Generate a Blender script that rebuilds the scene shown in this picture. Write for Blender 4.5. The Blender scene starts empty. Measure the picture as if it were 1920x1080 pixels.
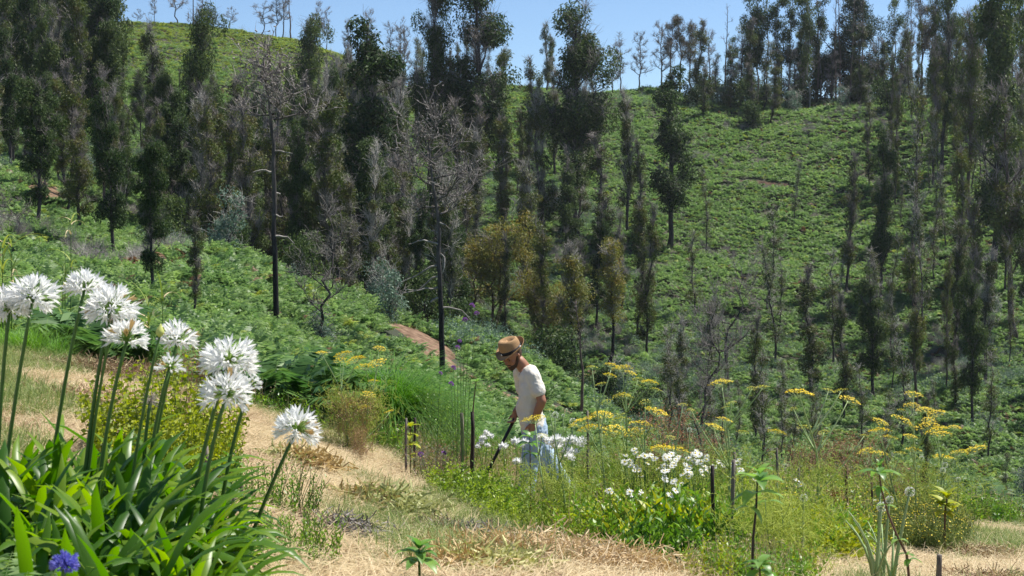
import bpy, math, random
import numpy as np
from mathutils import Vector, Matrix, Euler

# ---------------------------------------------------------------- camera, world, sun, exposure
SC = bpy.context.scene
COL = SC.collection
FPX = 50.0/36.0*1920.0          # focal length in pixels of the 1920 px wide photograph
HOR = 380.0                     # image row of the horizon
PITCH = math.atan((540.0-HOR)/FPX)
cam_data = bpy.data.cameras.new('camera')
cam = bpy.data.objects.new('camera', cam_data); COL.objects.link(cam)
cam_data.lens = 50; cam_data.sensor_width = 36
cam_data.clip_start = 0.1; cam_data.clip_end = 3000
cam.rotation_euler = (math.pi/2-PITCH, 0, 0)
cam_data.dof.use_dof = True; cam_data.dof.focus_distance = 16.0; cam_data.dof.aperture_fstop = 10.0
SC.camera = cam

SUN_EL, SUN_AZ = math.radians(60), math.radians(62)     # azimuth clockwise from +Y (view direction)
world = bpy.data.worlds.new('World'); SC.world = world; world.use_nodes = True
wn, wl = world.node_tree.nodes, world.node_tree.links
bgn = wn['Background']; bgn.inputs['Strength'].default_value = 0.088
sky = wn.new('ShaderNodeTexSky'); sky.sky_type = 'NISHITA'; sky.sun_disc = False
sky.sun_elevation = SUN_EL; sky.sun_rotation = SUN_AZ
sky.altitude = 1800; sky.air_density = 1.0; sky.dust_density = 0.0; sky.ozone_density = 5.0
wl.new(sky.outputs[0], bgn.inputs['Color'])
sun_d = bpy.data.lights.new('sun', 'SUN'); sun = bpy.data.objects.new('sun', sun_d); COL.objects.link(sun)
sun_d.energy = 5.0; sun_d.angle = math.radians(0.53); sun_d.color = (1.0, 0.96, 0.88)
sdir = Vector((math.sin(SUN_AZ)*math.cos(SUN_EL), math.cos(SUN_AZ)*math.cos(SUN_EL), math.sin(SUN_EL)))
sun.rotation_euler = sdir.to_track_quat('Z', 'Y').to_euler(); sun.location = sdir*300
SC.view_settings.view_transform = 'Standard'; SC.view_settings.look = 'None'
SC.view_settings.exposure = 0.68; SC.view_settings.gamma = 1.0; SC.view_settings.use_curve_mapping = False
SC.render.engine = 'CYCLES'
SC.cycles.max_bounces = 7; SC.cycles.transmission_bounces = 4; SC.cycles.transparent_max_bounces = 8

# ---------------------------------------------------------------- helpers
R = random.Random(7)
NP = np.random.RandomState(11)
U = lambda a, b: R.uniform(a, b)
cp_, sp_ = math.cos(PITCH), math.sin(PITCH)
def P(px, py, Y):
    """world point at depth Y (metres along +Y) seen at pixel px,py of the photograph"""
    a, b = (px-960)/FPX, (540-py)/FPX
    dy, dz = cp_+b*sp_, -sp_+b*cp_
    return Vector((a*Y/dy, Y, dz*Y/dy))

# terrain: profiles (depth, image row) along columns of the view, turned into heights
TER = {
 -500: [(3,1500),(6,920),(10,720),(16,630),(20,620),(30,580),(60,430),(85,310),(95,300),(110,270),(140,160),(180,10),(200,-30)],
 0:    [(3,1500),(5,1080),(10,760),(16,660),(20,670),(30,620),(60,450),(80,325),(88,300),(96,310),(110,290),(140,195),(180,95),(200,62)],
 200:  [(3,1500),(5,1090),(10,790),(16,700),(20,715),(30,660),(60,495),(80,400),(90,388),(100,375),(120,300),(150,175),(185,72),(205,52)],
 400:  [(3,1500),(5,1100),(10,850),(16,752),(20,768),(30,700),(55,525),(66,475),(72,478),(82,500),(100,435),(120,350),(150,220),(185,90),(205,56)],
 600:  [(3,1510),(6,1080),(10,905),(14,845),(18,790),(22,820),(32,775),(55,625),(68,545),(76,560),(86,575),(100,510),(120,420),(150,270),(185,140),(205,95)],
 760:  [(3,1520),(6,1100),(10,960),(14,890),(18.5,820),(23,865),(35,790),(55,680),(68,608),(76,620),(88,630),(100,580),(120,460),(150,300),(180,200),(200,168)],
 900:  [(3,1530),(6,1110),(10,1000),(14,925),(18,865),(23,935),(35,865),(55,745),(68,655),(76,668),(90,685),(100,640),(120,500),(150,325),(180,190),(195,172)],
 1050: [(3,1550),(6,1120),(10,1025),(14,950),(18,897),(23,975),(40,905),(58,800),(68,748),(76,755),(90,740),(100,680),(120,530),(150,335),(180,185),(190,172)],
 1200: [(3,1560),(6,1135),(10,1030),(14,960),(18,910),(23,1000),(45,930),(68,835),(80,810),(90,770),(100,700),(120,545),(150,335),(180,188),(190,174)],
 1400: [(3,1570),(6,1150),(10,1035),(14,965),(18,920),(23,1020),(45,1000),(68,900),(80,850),(90,790),(100,715),(120,560),(150,350),(175,215),(185,198)],
 1600: [(3,1600),(6,1180),(10,1045),(14,980),(18,940),(24,1060),(45,1045),(65,965),(80,875),(100,735),(120,575),(150,352),(172,200),(182,190)],
 1850: [(3,1640),(6,1220),(10,1065),(14,1008),(18,978),(24,1115),(45,1090),(60,1035),(75,935),(100,720),(120,570),(150,330),(175,178),(185,172)],
 2400: [(3,1700),(6,1260),(10,1090),(14,1040),(18,1010),(24,1150),(45,1100),(60,1040),(75,930),(100,720),(120,560),(150,310),(180,150),(190,140)],
}
def pchip(x, y, xq):
    x, y = np.asarray(x, float), np.asarray(y, float); h = np.diff(x); d = np.diff(y)/h
    m = np.zeros_like(y); m[0], m[-1] = d[0], d[-1]
    for i in range(1, len(x)-1):
        if d[i-1]*d[i] > 0:
            w1, w2 = 2*h[i]+h[i-1], h[i]+2*h[i-1]
            m[i] = (w1+w2)/(w1/d[i-1]+w2/d[i])
    i = np.clip(np.searchsorted(x, xq)-1, 0, len(x)-2); t = (xq-x[i])/h[i]
    return ((1+2*t)*(1-t)**2*y[i] + t*(1-t)**2*h[i]*m[i] + t*t*(3-2*t)*y[i+1] + t*t*(t-1)*h[i]*m[i+1])
YK = np.concatenate([np.arange(3, 24, 0.5), np.arange(24, 100, 2), np.arange(100, 420, 4)]).astype(float)
UK, ZK = [], []
for px, prof in TER.items():
    ys = [p[0] for p in prof]; zs = [P(px, p[1], p[0]).z for p in prof]
    ys += [ys[-1]+12, ys[-1]+45, ys[-1]+110, 700]; zs += [zs[-1]-1.0, zs[-1]-12, zs[-1]-30, zs[-1]-45]
    UK.append((px-960)/FPX/cp_); ZK.append(pchip(ys, zs, YK))
UK, ZK = np.array(UK), np.array(ZK)
UF = np.linspace(UK[0], UK[-1], 160)
ZF = np.stack([pchip(UK, ZK[:, j], UF) for j in range(len(YK))], 1)
def vnoise(x, y, s, seed=0):
    """smooth value noise, vectorised"""
    x, y = np.asarray(x, float)/s+seed*17.3, np.asarray(y, float)/s+seed*5.1
    xi, yi = np.floor(x), np.floor(y); fx, fy = x-xi, y-yi
    fx, fy = fx*fx*(3-2*fx), fy*fy*(3-2*fy)
    def hsh(a, b):
        v = np.sin(a*127.1+b*311.7+seed*74.7)*43758.5453; return v-np.floor(v)
    return ((hsh(xi, yi)*(1-fx)+hsh(xi+1, yi)*fx)*(1-fy) + (hsh(xi, yi+1)*(1-fx)+hsh(xi+1, yi+1)*fx)*fy)-0.5
def hgt(X, Y):
    X, Y = np.asarray(X, float), np.asarray(Y, float)
    Yc = np.clip(Y, 3, YK[-1]-.01); u = np.clip(X/np.maximum(Yc, 3), UF[0], UF[-1]-1e-6)
    iu = (u-UF[0])/(UF[1]-UF[0]); i = np.floor(iu).astype(int); fu = iu-i
    j = np.clip(np.searchsorted(YK, Yc)-1, 0, len(YK)-2); fy = (Yc-YK[j])/(YK[j+1]-YK[j])
    z = (ZF[i, j]*(1-fu)+ZF[i+1, j]*fu)*(1-fy) + (ZF[i, j+1]*(1-fu)+ZF[i+1, j+1]*fu)*fy
    far = np.clip((Y-24)/30, 0, 1)
    z = z + vnoise(X, Y, 1.1, 1)*0.07 + vnoise(X, Y, 0.4, 2)*0.035 + far*(vnoise(X, Y, 9, 3)*1.3+vnoise(X, Y, 3.3, 4)*0.5)
    return z
def H(X, Y): return float(hgt(np.array([X]), np.array([Y]))[0])
def G(px, Y, dz=0.0):
    X = (px-960)/FPX*Y
    for _ in range(3):
        z = H(X, Y); dep = Y*cp_-z*sp_; X = (px-960)/FPX*dep
    return Vector((X, Y, H(X, Y)+dz))
def edge(X, Y):
    """positive inside the mown terrace, negative on the wild slopes"""
    return 17.6 - Y + vnoise(X, Y, 2.2, 8)*1.6
def on_ground(px, py, Y0=19.0):
    Ys = np.arange(Y0, 205, 0.5); a, b = (px-960)/FPX, (540-py)/FPX
    dy, dz = cp_+b*sp_, -sp_+b*cp_
    hit = np.nonzero(dz/dy*Ys <= hgt(a/dy*Ys, Ys))[0]
    Y = float(Ys[hit[0]]) if len(hit) else 185.0
    return G(px, Y)
def pixel(X, Y, Z):
    c = Y*cp_-Z*sp_; return 960+X/c*FPX, 540-(Y*sp_+Z*cp_)/c*FPX

class MB:
    def __init__(s): s.v, s.f, s.n = [], [], 0
    def add(s, V, F, m=0):
        V = np.asarray(V, float).reshape(-1, 3); F = np.asarray(F, int)
        s.v.append(V); s.f.append((F+s.n, m)); s.n += len(V)
    def xf(s, M):
        M = np.array(M); s.v = [v@M[:3, :3].T+M[:3, 3] for v in s.v]; return s
    def join(s, o):
        for v, (f, m) in zip(o.v, o.f): pass
        base = s.n
        for v in o.v: s.v.append(v); s.n += len(v)
        for f, m in o.f: s.f.append((f+base, m))
    def mesh(s, name, mats, smooth=False):
        me = bpy.data.meshes.new(name)
        if not isinstance(mats, (list, tuple)): mats = [mats]
        for m in mats: me.materials.append(m)
        if s.v:
            V = np.concatenate(s.v); me.vertices.add(len(V)); me.vertices.foreach_set('co', V.ravel())
            tot = np.concatenate([np.full(len(f), f.shape[1]) for f, m in s.f])
            idx = np.concatenate([f.ravel() for f, m in s.f]); mi = np.concatenate([np.full(len(f), m) for f, m in s.f])
            me.loops.add(len(idx)); me.loops.foreach_set('vertex_index', idx)
            me.polygons.add(len(tot)); st = np.concatenate([[0], np.cumsum(tot)[:-1]])
            me.polygons.foreach_set('loop_start', st); me.polygons.foreach_set('loop_total', tot)
            me.polygons.foreach_set('material_index', mi)
            if smooth: me.polygons.foreach_set('use_smooth', np.ones(len(tot), bool))
            me.update(calc_edges=True); me.validate()
        return me
def ob(name, me, parent=None, loc=None, rot=None, scl=None):
    o = bpy.data.objects.new(name, me); COL.objects.link(o)
    if parent is not None: o.parent = parent
    if loc is not None: o.location = loc
    if rot is not None: o.rotation_euler = rot
    if scl is not None: o.scale = scl if hasattr(scl, '__len__') else (scl,)*3
    return o
def tag(o, label, cat, group=None, kind=None):
    if label: o['label'] = label
    if cat: o['category'] = cat
    if group: o['group'] = group
    if kind: o['kind'] = kind
    return o
def thing(name, label, cat, loc=(0, 0, 0), rz=0, group=None, scl=None):
    o = ob(name, None, None, loc, (0, 0, rz), scl); o.empty_display_size = .2
    return tag(o, label, cat, group)

def nrm(v): return v/np.maximum(np.linalg.norm(v, axis=-1, keepdims=True), 1e-9)
def segs(mb, A, B, ra, rb, n=3, m=0):
    """many tapered prisms at once"""
    A, B = np.asarray(A, float).reshape(-1, 3), np.asarray(B, float).reshape(-1, 3); k = len(A)
    if k == 0: return
    ra, rb = np.broadcast_to(np.asarray(ra, float), (k,)), np.broadcast_to(np.asarray(rb, float), (k,))
    d = nrm(B-A); ref = np.where(np.abs(d[:, 2:3]) > .9, np.array([[1., 0, 0]]), np.array([[0, 0, 1.]]))
    u = nrm(np.cross(d, ref)); w = np.cross(d, u)
    V = np.zeros((k, 2*n, 3))
    for i in range(n):
        a = 2*math.pi*i/n; o = math.cos(a)*u+math.sin(a)*w
        V[:, i] = A+o*ra[:, None]; V[:, n+i] = B+o*rb[:, None]
    F = np.array([[i, (i+1) % n, n+(i+1) % n, n+i] for i in range(n)])
    mb.add(V, (F[None]+np.arange(k)[:, None, None]*2*n).reshape(-1, 4), m)
def tube(mb, pts, rad, n=6, m=0, cap=True):
    pts = np.asarray([tuple(p) for p in pts], float); k = len(pts)
    rad = np.broadcast_to(np.asarray(rad, float), (k,))
    t = nrm(np.gradient(pts, axis=0)); ref = np.array([0, 0, 1.]) if abs(t[0][2]) < .9 else np.array([1., 0, 0])
    V = []; u = nrm(np.cross(t[0], ref))
    for i in range(k):
        u = nrm(u-t[i]*np.dot(u, t[i])); w = np.cross(t[i], u)
        for j in range(n):
            a = 2*math.pi*j/n; V.append(pts[i]+rad[i]*(math.cos(a)*u+math.sin(a)*w))
    F = [[i*n+j, i*n+(j+1) % n, (i+1)*n+(j+1) % n, (i+1)*n+j] for i in range(k-1) for j in range(n)]
    if cap:
        V += [pts[0], pts[-1]]
        mb.add(V, F, m); b = mb.n-len(V)
        T = [[k*n, (j+1) % n, j] for j in range(n)]+[[k*n+1, (k-1)*n+j, (k-1)*n+(j+1) % n] for j in range(n)]
        mb.f.append((np.array(T)+b, m))
    else: mb.add(V, F, m)
def leaves(mb, C, D, L, W, m=0, fold=0.25, rng=NP, bend=0.0):
    """kite shaped leaves from base C along D"""
    C, D = np.asarray(C, float).reshape(-1, 3), nrm(np.asarray(D, float).reshape(-1, 3)); k = len(C)
    if k == 0: return
    L = np.broadcast_to(np.asarray(L, float), (k,))[:, None]; W = np.broadcast_to(np.asarray(W, float), (k,))[:, None]
    s = nrm(np.cross(D, rng.normal(size=(k, 3)))); n = np.cross(D, s)
    V = np.stack([C, C+D*L*.45+s*W*.5+n*W*fold, C+D*L-n*L*bend, C+D*L*.45-s*W*.5+n*W*fold], 1)
    mb.add(V, np.arange(4*k).reshape(k, 4), m)
def box(mb, x0, x1, y0, y1, z0, z1, m=0):
    V = [(x, y, z) for z in (z0, z1) for y in (y0, y1) for x in (x0, x1)]
    mb.add(V, [[0, 2, 3, 1], [4, 5, 7, 6], [0, 1, 5, 4], [2, 6, 7, 3], [0, 4, 6, 2], [1, 3, 7, 5]], m)
def rdir(k, rng=NP, zmin=-1, zmax=1):
    z = rng.uniform(zmin, zmax, k); a = rng.uniform(0, 2*math.pi, k); r = np.sqrt(1-z*z)
    return np.stack([r*np.cos(a), r*np.sin(a), z], 1)

# ---------------------------------------------------------------- materials
def newmat(name):
    m = bpy.data.materials.new(name); m.use_nodes = True; nt = m.node_tree
    for n in list(nt.nodes): nt.nodes.remove(n)
    return m, nt.nodes, nt.links
def mixc(N, L, fac, a, b):
    mx = N.new('ShaderNodeMix'); mx.data_type = 'RGBA'
    for sock, v in ((0, fac), (6, a), (7, b)):
        if hasattr(v, 'is_output'): L.new(v, mx.inputs[sock])
        else: mx.inputs[sock].default_value = v if sock == 0 else (*v, 1)
    return mx.outputs[2]
def leafm(name, c1, c2, rough=.55, trans=.35, objvar=.25, spec=.3, c3=None, tc=1.25):
    m, N, L = newmat(name)
    g = N.new('ShaderNodeNewGeometry'); oi = N.new('ShaderNodeObjectInfo')
    col = mixc(N, L, g.outputs['Random Per Island'], c1, c2)
    if c3:
        tc_ = N.new('ShaderNodeTexCoord'); nz = N.new('ShaderNodeTexNoise'); nz.inputs['Scale'].default_value = 1.3
        L.new(tc_.outputs['Object'], nz.inputs['Vector'])
        mr = N.new('ShaderNodeMapRange'); mr.inputs[1].default_value = .48; mr.inputs[2].default_value = .62
        L.new(nz.outputs[0], mr.inputs[0]); col = mixc(N, L, mr.outputs[0], col, c3)
    hs = N.new('ShaderNodeHueSaturation')
    mr = N.new('ShaderNodeMapRange'); mr.inputs[3].default_value = 1-objvar; mr.inputs[4].default_value = 1+objvar
    L.new(oi.outputs['Random'], mr.inputs[0]); L.new(mr.outputs[0], hs.inputs['Value'])
    mr2 = N.new('ShaderNodeMapRange'); mr2.inputs[3].default_value = .5+objvar*.06; mr2.inputs[4].default_value = .5-objvar*.06
    L.new(oi.outputs['Random'], mr2.inputs[0]); L.new(mr2.outputs[0], hs.inputs['Hue'])
    L.new(col, hs.inputs['Color'])
    b = N.new('ShaderNodeBsdfPrincipled'); L.new(hs.outputs[0], b.inputs['Base Color'])
    b.inputs['Roughness'].default_value = rough; b.inputs['Specular IOR Level'].default_value = spec
    o = N.new('ShaderNodeOutputMaterial')
    if trans > 0:
        t = N.new('ShaderNodeBsdfTranslucent'); h2 = N.new('ShaderNodeHueSaturation')
        h2.inputs['Value'].default_value = tc; h2.inputs['Saturation'].default_value = 1.1
        L.new(hs.outputs[0], h2.inputs['Color']); L.new(h2.outputs[0], t.inputs['Color'])
        x = N.new('ShaderNodeMixShader'); x.inputs[0].default_value = trans
        L.new(b.outputs[0], x.inputs[1]); L.new(t.outputs[0], x.inputs[2]); L.new(x.outputs[0], o.inputs[0])
    else: L.new(b.outputs[0], o.inputs[0])
    return m
def barkm(name, c1, c2, scale=6, rough=.85, stretch=.25, bump=.4, charred=None):
    m, N, L = newmat(name)
    tc = N.new('ShaderNodeTexCoord'); mp = N.new('ShaderNodeMapping'); mp.inputs['Scale'].default_value = (1, 1, stretch)
    L.new(tc.outputs['Object'], mp.inputs[0]); nz = N.new('ShaderNodeTexNoise'); nz.inputs['Scale'].default_value = scale
    nz.inputs['Detail'].default_value = 8; nz.inputs['Roughness'].default_value = .65; L.new(mp.outputs[0], nz.inputs['Vector'])
    mr = N.new('ShaderNodeMapRange'); mr.inputs[1].default_value = .35; mr.inputs[2].default_value = .68; L.new(nz.outputs[0], mr.inputs[0])
    col = mixc(N, L, mr.outputs[0], c1, c2)
    if charred:
        z0, z1, cc = charred; sx = N.new('ShaderNodeSeparateXYZ'); L.new(tc.outputs['Object'], sx.inputs[0])
        ad = N.new('ShaderNodeMath'); ad.operation = 'MULTIPLY_ADD'; L.new(nz.outputs[0], ad.inputs[0]); ad.inputs[1].default_value = 5; L.new(sx.outputs[2], ad.inputs[2])
        m2 = N.new('ShaderNodeMapRange'); m2.inputs[1].default_value = z0+2.5; m2.inputs[2].default_value = z1+2.5; L.new(ad.outputs[0], m2.inputs[0])
        col = mixc(N, L, m2.outputs[0], cc, col)
    b = N.new('ShaderNodeBsdfPrincipled'); L.new(col, b.inputs['Base Color']); b.inputs['Roughness'].default_value = rough
    b.inputs['Specular IOR Level'].default_value = .25
    bp = N.new('ShaderNodeBump'); bp.inputs['Strength'].default_value = bump; bp.inputs['Distance'].default_value = .03
    L.new(nz.outputs[0], bp.inputs['Height']); L.new(bp.outputs[0], b.inputs['Normal'])
    o = N.new('ShaderNodeOutputMaterial'); L.new(b.outputs[0], o.inputs[0]); return m
def plain(name, c, rough=.6, spec=.4, metal=0, noise=None):
    m, N, L = newmat(name); b = N.new('ShaderNodeBsdfPrincipled'); b.inputs['Roughness'].default_value = rough
    b.inputs['Base Color'].default_value = (*c, 1); b.inputs['Specular IOR Level'].default_value = spec; b.inputs['Metallic'].default_value = metal
    if noise:
        s, c2, bump = noise; tc = N.new('ShaderNodeTexCoord'); nz = N.new('ShaderNodeTexNoise'); nz.inputs['Scale'].default_value = s
        nz.inputs['Detail'].default_value = 6; L.new(tc.outputs['Object'], nz.inputs['Vector'])
        mr = N.new('ShaderNodeMapRange'); mr.inputs[1].default_value = .35; mr.inputs[2].default_value = .65; L.new(nz.outputs[0], mr.inputs[0])
        L.new(mixc(N, L, mr.outputs[0], c, c2), b.inputs['Base Color'])
        bp = N.new('ShaderNodeBump'); bp.inputs['Strength'].default_value = bump; bp.inputs['Distance'].default_value = .01
        L.new(nz.outputs[0], bp.inputs['Height']); L.new(bp.outputs[0], b.inputs['Normal'])
    o = N.new('ShaderNodeOutputMaterial'); L.new(b.outputs[0], o.inputs[0]); return m

M = {}
M['bracken'] = leafm('bracken_green', (.11, .20, .062), (.26, .38, .13), trans=.45, objvar=.28, rough=.45)
M['bracken_y'] = leafm('bracken_yellowgreen', (.20, .27, .05), (.34, .41, .09), trans=.35, objvar=.25)
M['bracken_dry'] = leafm('bracken_dry', (.12, .07, .035), (.24, .15, .08), trans=.2, objvar=.3)
M['euc'] = leafm('eucalyptus_leaf', (.022, .048, .014), (.105, .15, .045), trans=.3, objvar=.3, rough=.6, spec=.2)
M['euc_ol'] = leafm('olive_leaf', (.045, .078, .016), (.11, .14, .030), trans=.3, objvar=.25, c3=(.10, .095, .03))
M['gold'] = leafm('golden_leaf', (.12, .15, .03), (.24, .24, .05), trans=.3, objvar=.12, c3=(.25, .20, .04))
M['rust'] = leafm('rusty_leaf', (.05, .05, .02), (.13, .075, .035), trans=.25, objvar=.2, c3=(.055, .075, .02))
M['blue'] = leafm('bluegreen_leaf', (.09, .15, .10), (.20, .28, .21), trans=.25, objvar=.2)
M['conif'] = leafm('conifer_leaf', (.020, .045, .016), (.045, .08, .028), trans=.2, objvar=.15)
M['twig'] = leafm('dead_twig', (.24, .22, .195), (.47, .44, .40), trans=0, objvar=.2, rough=.8)
M['twig_dk'] = leafm('brown_twig', (.13, .11, .10), (.30, .27, .25), trans=0, objvar=.2, rough=.8)
M['bark'] = barkm('scorched_bark', (.022, .02, .02), (.10, .085, .078), 3)
M['bark_blk'] = barkm('charred_bark', (.006, .006, .007), (.03, .028, .028), 5)
M['bark_hero'] = barkm('charred_pine_bark', (.05, .045, .045), (.20, .17, .16), 5, charred=(2.5, 7.5, (.013, .013, .014)))
M['bark_pale'] = barkm('pale_bark', (.13, .115, .10), (.36, .33, .30), 3)
M['bark_br'] = barkm('brown_bark', (.06, .042, .032), (.19, .14, .115), 4)
# ---------------------------------------------------------------- the ground as one sheet
def axis(dense0, dense1, step, lo, hi, gr):
    a = list(np.arange(dense0, dense1+1e-6, step)); s = step; x = dense1
    while x < hi: s *= gr; x += s; a.append(x)
    s = step; x = dense0
    while x > lo: s *= gr; x -= s; a.insert(0, x)
    return np.array(a)
xs = axis(-8, 8, .16, -700, 700, 1.035); ys = axis(3, 21, .16, -60, 900, 1.028)
GX, GY = np.meshgrid(xs, ys); GZ = hgt(GX.ravel(), GY.ravel()).reshape(GX.shape)
nx, ny = len(xs), len(ys); ii = np.arange(nx*ny).reshape(ny, nx)
mb = MB(); mb.add(np.stack([GX, GY, GZ], -1), np.stack([ii[:-1, :-1], ii[:-1, 1:], ii[1:, 1:], ii[1:, :-1]], -1).reshape(-1, 4))
m, N, L = newmat('ground_soil_and_straw')
tc = N.new('ShaderNodeTexCoord'); at = N.new('ShaderNodeAttribute'); at.attribute_name = 'mown'
def noise(s, d=5):
    n = N.new('ShaderNodeTexNoise'); n.inputs['Scale'].default_value = s; n.inputs['Detail'].default_value = d
    L.new(tc.outputs['Object'], n.inputs['Vector']); return n.outputs[0]
def rng(v, a, b):
    r = N.new('ShaderNodeMapRange'); r.inputs[1].default_value = a; r.inputs[2].default_value = b; L.new(v, r.inputs[0]); return r.outputs[0]
straw = mixc(N, L, rng(noise(9, 9), .38, .62), (.20, .135, .08), (.52, .40, .24))
straw = mixc(N, L, rng(noise(1.1), .45, .62), straw, (.44, .34, .19))
straw = mixc(N, L, rng(noise(.8, 7), .58, .68), straw, (.15, .17, .055))
wild = mixc(N, L, rng(noise(.25), .4, .6), (.030, .036, .016), (.055, .05, .028))
col = mixc(N, L, at.outputs['Fac'], wild, straw)
b = N.new('ShaderNodeBsdfPrincipled'); L.new(col, b.inputs['Base Color']); b.inputs['Roughness'].default_value = .95
bp = N.new('ShaderNodeBump'); bp.inputs['Strength'].default_value = .7; bp.inputs['Distance'].default_value = .04; bp.inputs['Strength'].default_value = 1.0; L.new(noise(14, 10), bp.inputs['Height']); L.new(bp.outputs[0], b.inputs['Normal'])
o = N.new('ShaderNodeOutputMaterial'); L.new(b.outputs[0], o.inputs[0])
me = mb.mesh('ground', m, True)
a = me.attributes.new('mown', 'FLOAT', 'POINT')
a.data.foreach_set('value', np.clip(edge(GX.ravel(), GY.ravel())*1.5+.5, 0, 1))
gobj = ob('ground', me); tag(gobj, None, None, kind='structure')
def terr(X, Y):
    """height of the ground sheet as meshed (bilinear)"""
    X, Y = np.asarray(X, float), np.asarray(Y, float)
    i = np.clip(np.searchsorted(xs, X)-1, 0, nx-2); j = np.clip(np.searchsorted(ys, Y)-1, 0, ny-2)
    fx, fy = (X-xs[i])/(xs[i+1]-xs[i]), (Y-ys[j])/(ys[j+1]-ys[j])
    return (GZ[j, i]*(1-fx)+GZ[j, i+1]*fx)*(1-fy)+(GZ[j+1, i]*(1-fx)+GZ[j+1, i+1]*fx)*fy

# bare earth: the footpath on the spur and two scraped banks, plus a ledge's shadow line painted as dark earth
M['dirt'] = plain('bare_earth', (.10, .06, .038), .95, .1, noise=(2.6, (.25, .165, .11), .9))
M['dirt_shade'] = plain('earth_and_shade', (.04, .026, .02), .95, .1, noise=(1.8, (.12, .075, .05), .9))  # dark brown earth; its tone also stands in for shade on the ledge
BARE = []      # (points, half width)
def earth_strip(name, pix, widths, mat, Y0=25, lift=.10):
    pts = [on_ground(px, py, Y0) for px, py in pix]; n = 10; C = []; Wd = []
    for i in range(len(pts)-1):
        for k in range(n):
            t = k/n; C.append(pts[i].lerp(pts[i+1], t)); Wd.append(widths[i]*(1-t)+widths[i+1]*t)
    C.append(pts[-1]); Wd.append(widths[-1]); C = np.array([tuple(c) for c in C]); Wd = np.array(Wd)
    for _ in range(3): C[1:-1] = (C[:-2]+C[1:-1]*2+C[2:])/4
    T = nrm(np.gradient(C[:, :2], axis=0)); S = np.stack([-T[:, 1], T[:, 0]], 1); K = 9; V = []
    for j in range(K):
        t = j/(K-1)*2-1; ww = Wd*(1+.8*vnoise(C[:, 0]+9*np.sign(t), C[:, 1], 1.5, 5))
        xy = C[:, :2]+S*(ww*t)[:, None]; z = terr(xy[:, 0], xy[:, 1])+lift*(1-abs(t)**3)-.02
        V.append(np.concatenate([xy, z[:, None]], 1))
    V = np.stack(V, 1); id_ = np.arange(len(C)*K).reshape(-1, K)
    q = MB(); q.add(V, np.stack([id_[:-1, :-1], id_[:-1, 1:], id_[1:, 1:], id_[1:, :-1]], -1).reshape(-1, 4))
    BARE.append((C[:, :2], Wd)); o = ob(name, q.mesh(name, mat, True)); tag(o, None, None, kind='structure'); return o
earth_strip('dirt_path', [(738, 592), (775, 622), (800, 660), (850, 695), (890, 722), (960, 748), (1060, 782), (1110, 800)], [.5, 1.1, 1.2, 1.0, .8, .6, .7, .5], M['dirt'])
earth_strip('earth_bank', [(95, 330), (90, 360), (80, 378)], [1.2, 1.5, .9], M['dirt'], 60)
earth_strip('earth_bank', [(140, 378), (190, 395), (235, 415), (262, 440)], [.5, .9, 1.1, .6], M['dirt_shade'], 60)
earth_strip('earth_bank', [(1372, 338), (1420, 344), (1490, 346)], [.3, .55, .35], M['dirt_shade'], 60)  # brown ledge on the right slope, its shadow line painted as a dark strip
def bare_dist(x, y):
    d = np.full(len(x), 99.)
    for C, Wd in BARE:
        for c, w in zip(C[::3], Wd[::3]): d = np.minimum(d, np.hypot(x-c[0], y-c[1])-w)
    return d

# ---------------------------------------------------------------- scattering of growth that nobody could count
def scatter(name, pts, scl, idx, protos, label, cat, tilt=.15, rng=NP, parent=None):
    k = len(pts); me = bpy.data.meshes.new(name); me.vertices.add(k); me.vertices.foreach_set('co', np.asarray(pts, float).ravel())
    rot = np.stack([rng.normal(0, tilt, k), rng.normal(0, tilt, k), rng.uniform(0, 6.283, k)], 1)
    a = me.attributes.new('rot', 'FLOAT_VECTOR', 'POINT'); a.data.foreach_set('vector', rot.ravel())
    a = me.attributes.new('scl', 'FLOAT', 'POINT'); a.data.foreach_set('value', np.asarray(scl, float))
    a = me.attributes.new('idx', 'INT', 'POINT'); a.data.foreach_set('value', np.asarray(idx, np.int32))
    coll = bpy.data.collections.new(name+'_kinds')
    for i, p in enumerate(protos):
        po = bpy.data.objects.new('%s_kind_%02d' % (name, i), p); coll.objects.link(po)
    ng = bpy.data.node_groups.new(name, 'GeometryNodeTree')
    ng.interface.new_socket('Geometry', in_out='INPUT', socket_type='NodeSocketGeometry')
    ng.interface.new_socket('Geometry', in_out='OUTPUT', socket_type='NodeSocketGeometry')
    n, l = ng.nodes, ng.links; gi, go = n.new('NodeGroupInput'), n.new('NodeGroupOutput')
    ci = n.new('GeometryNodeCollectionInfo'); ci.inputs['Collection'].default_value = coll
    ci.inputs['Separate Children'].default_value = True; ci.inputs['Reset Children'].default_value = True
    ip = n.new('GeometryNodeInstanceOnPoints'); ip.inputs['Pick Instance'].default_value = True
    def attr(nm, ty):
        q = n.new('GeometryNodeInputNamedAttribute'); q.data_type = ty; q.inputs['Name'].default_value = nm; return q.outputs['Attribute']
    l.new(gi.outputs[0], ip.inputs['Points']); l.new(ci.outputs[0], ip.inputs['Instance'])
    l.new(attr('rot', 'FLOAT_VECTOR'), ip.inputs['Rotation']); l.new(attr('scl', 'FLOAT'), ip.inputs['Scale'])
    l.new(attr('idx', 'INT'), ip.inputs['Instance Index']); l.new(ip.outputs[0], go.inputs[0])
    o = ob(name, me, parent); md = o.modifiers.new('scatter', 'NODES'); md.node_group = ng
    if parent is None: tag(o, label, cat, kind='stuff')
    else: o['kind'] = 'stuff'
    return o
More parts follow.
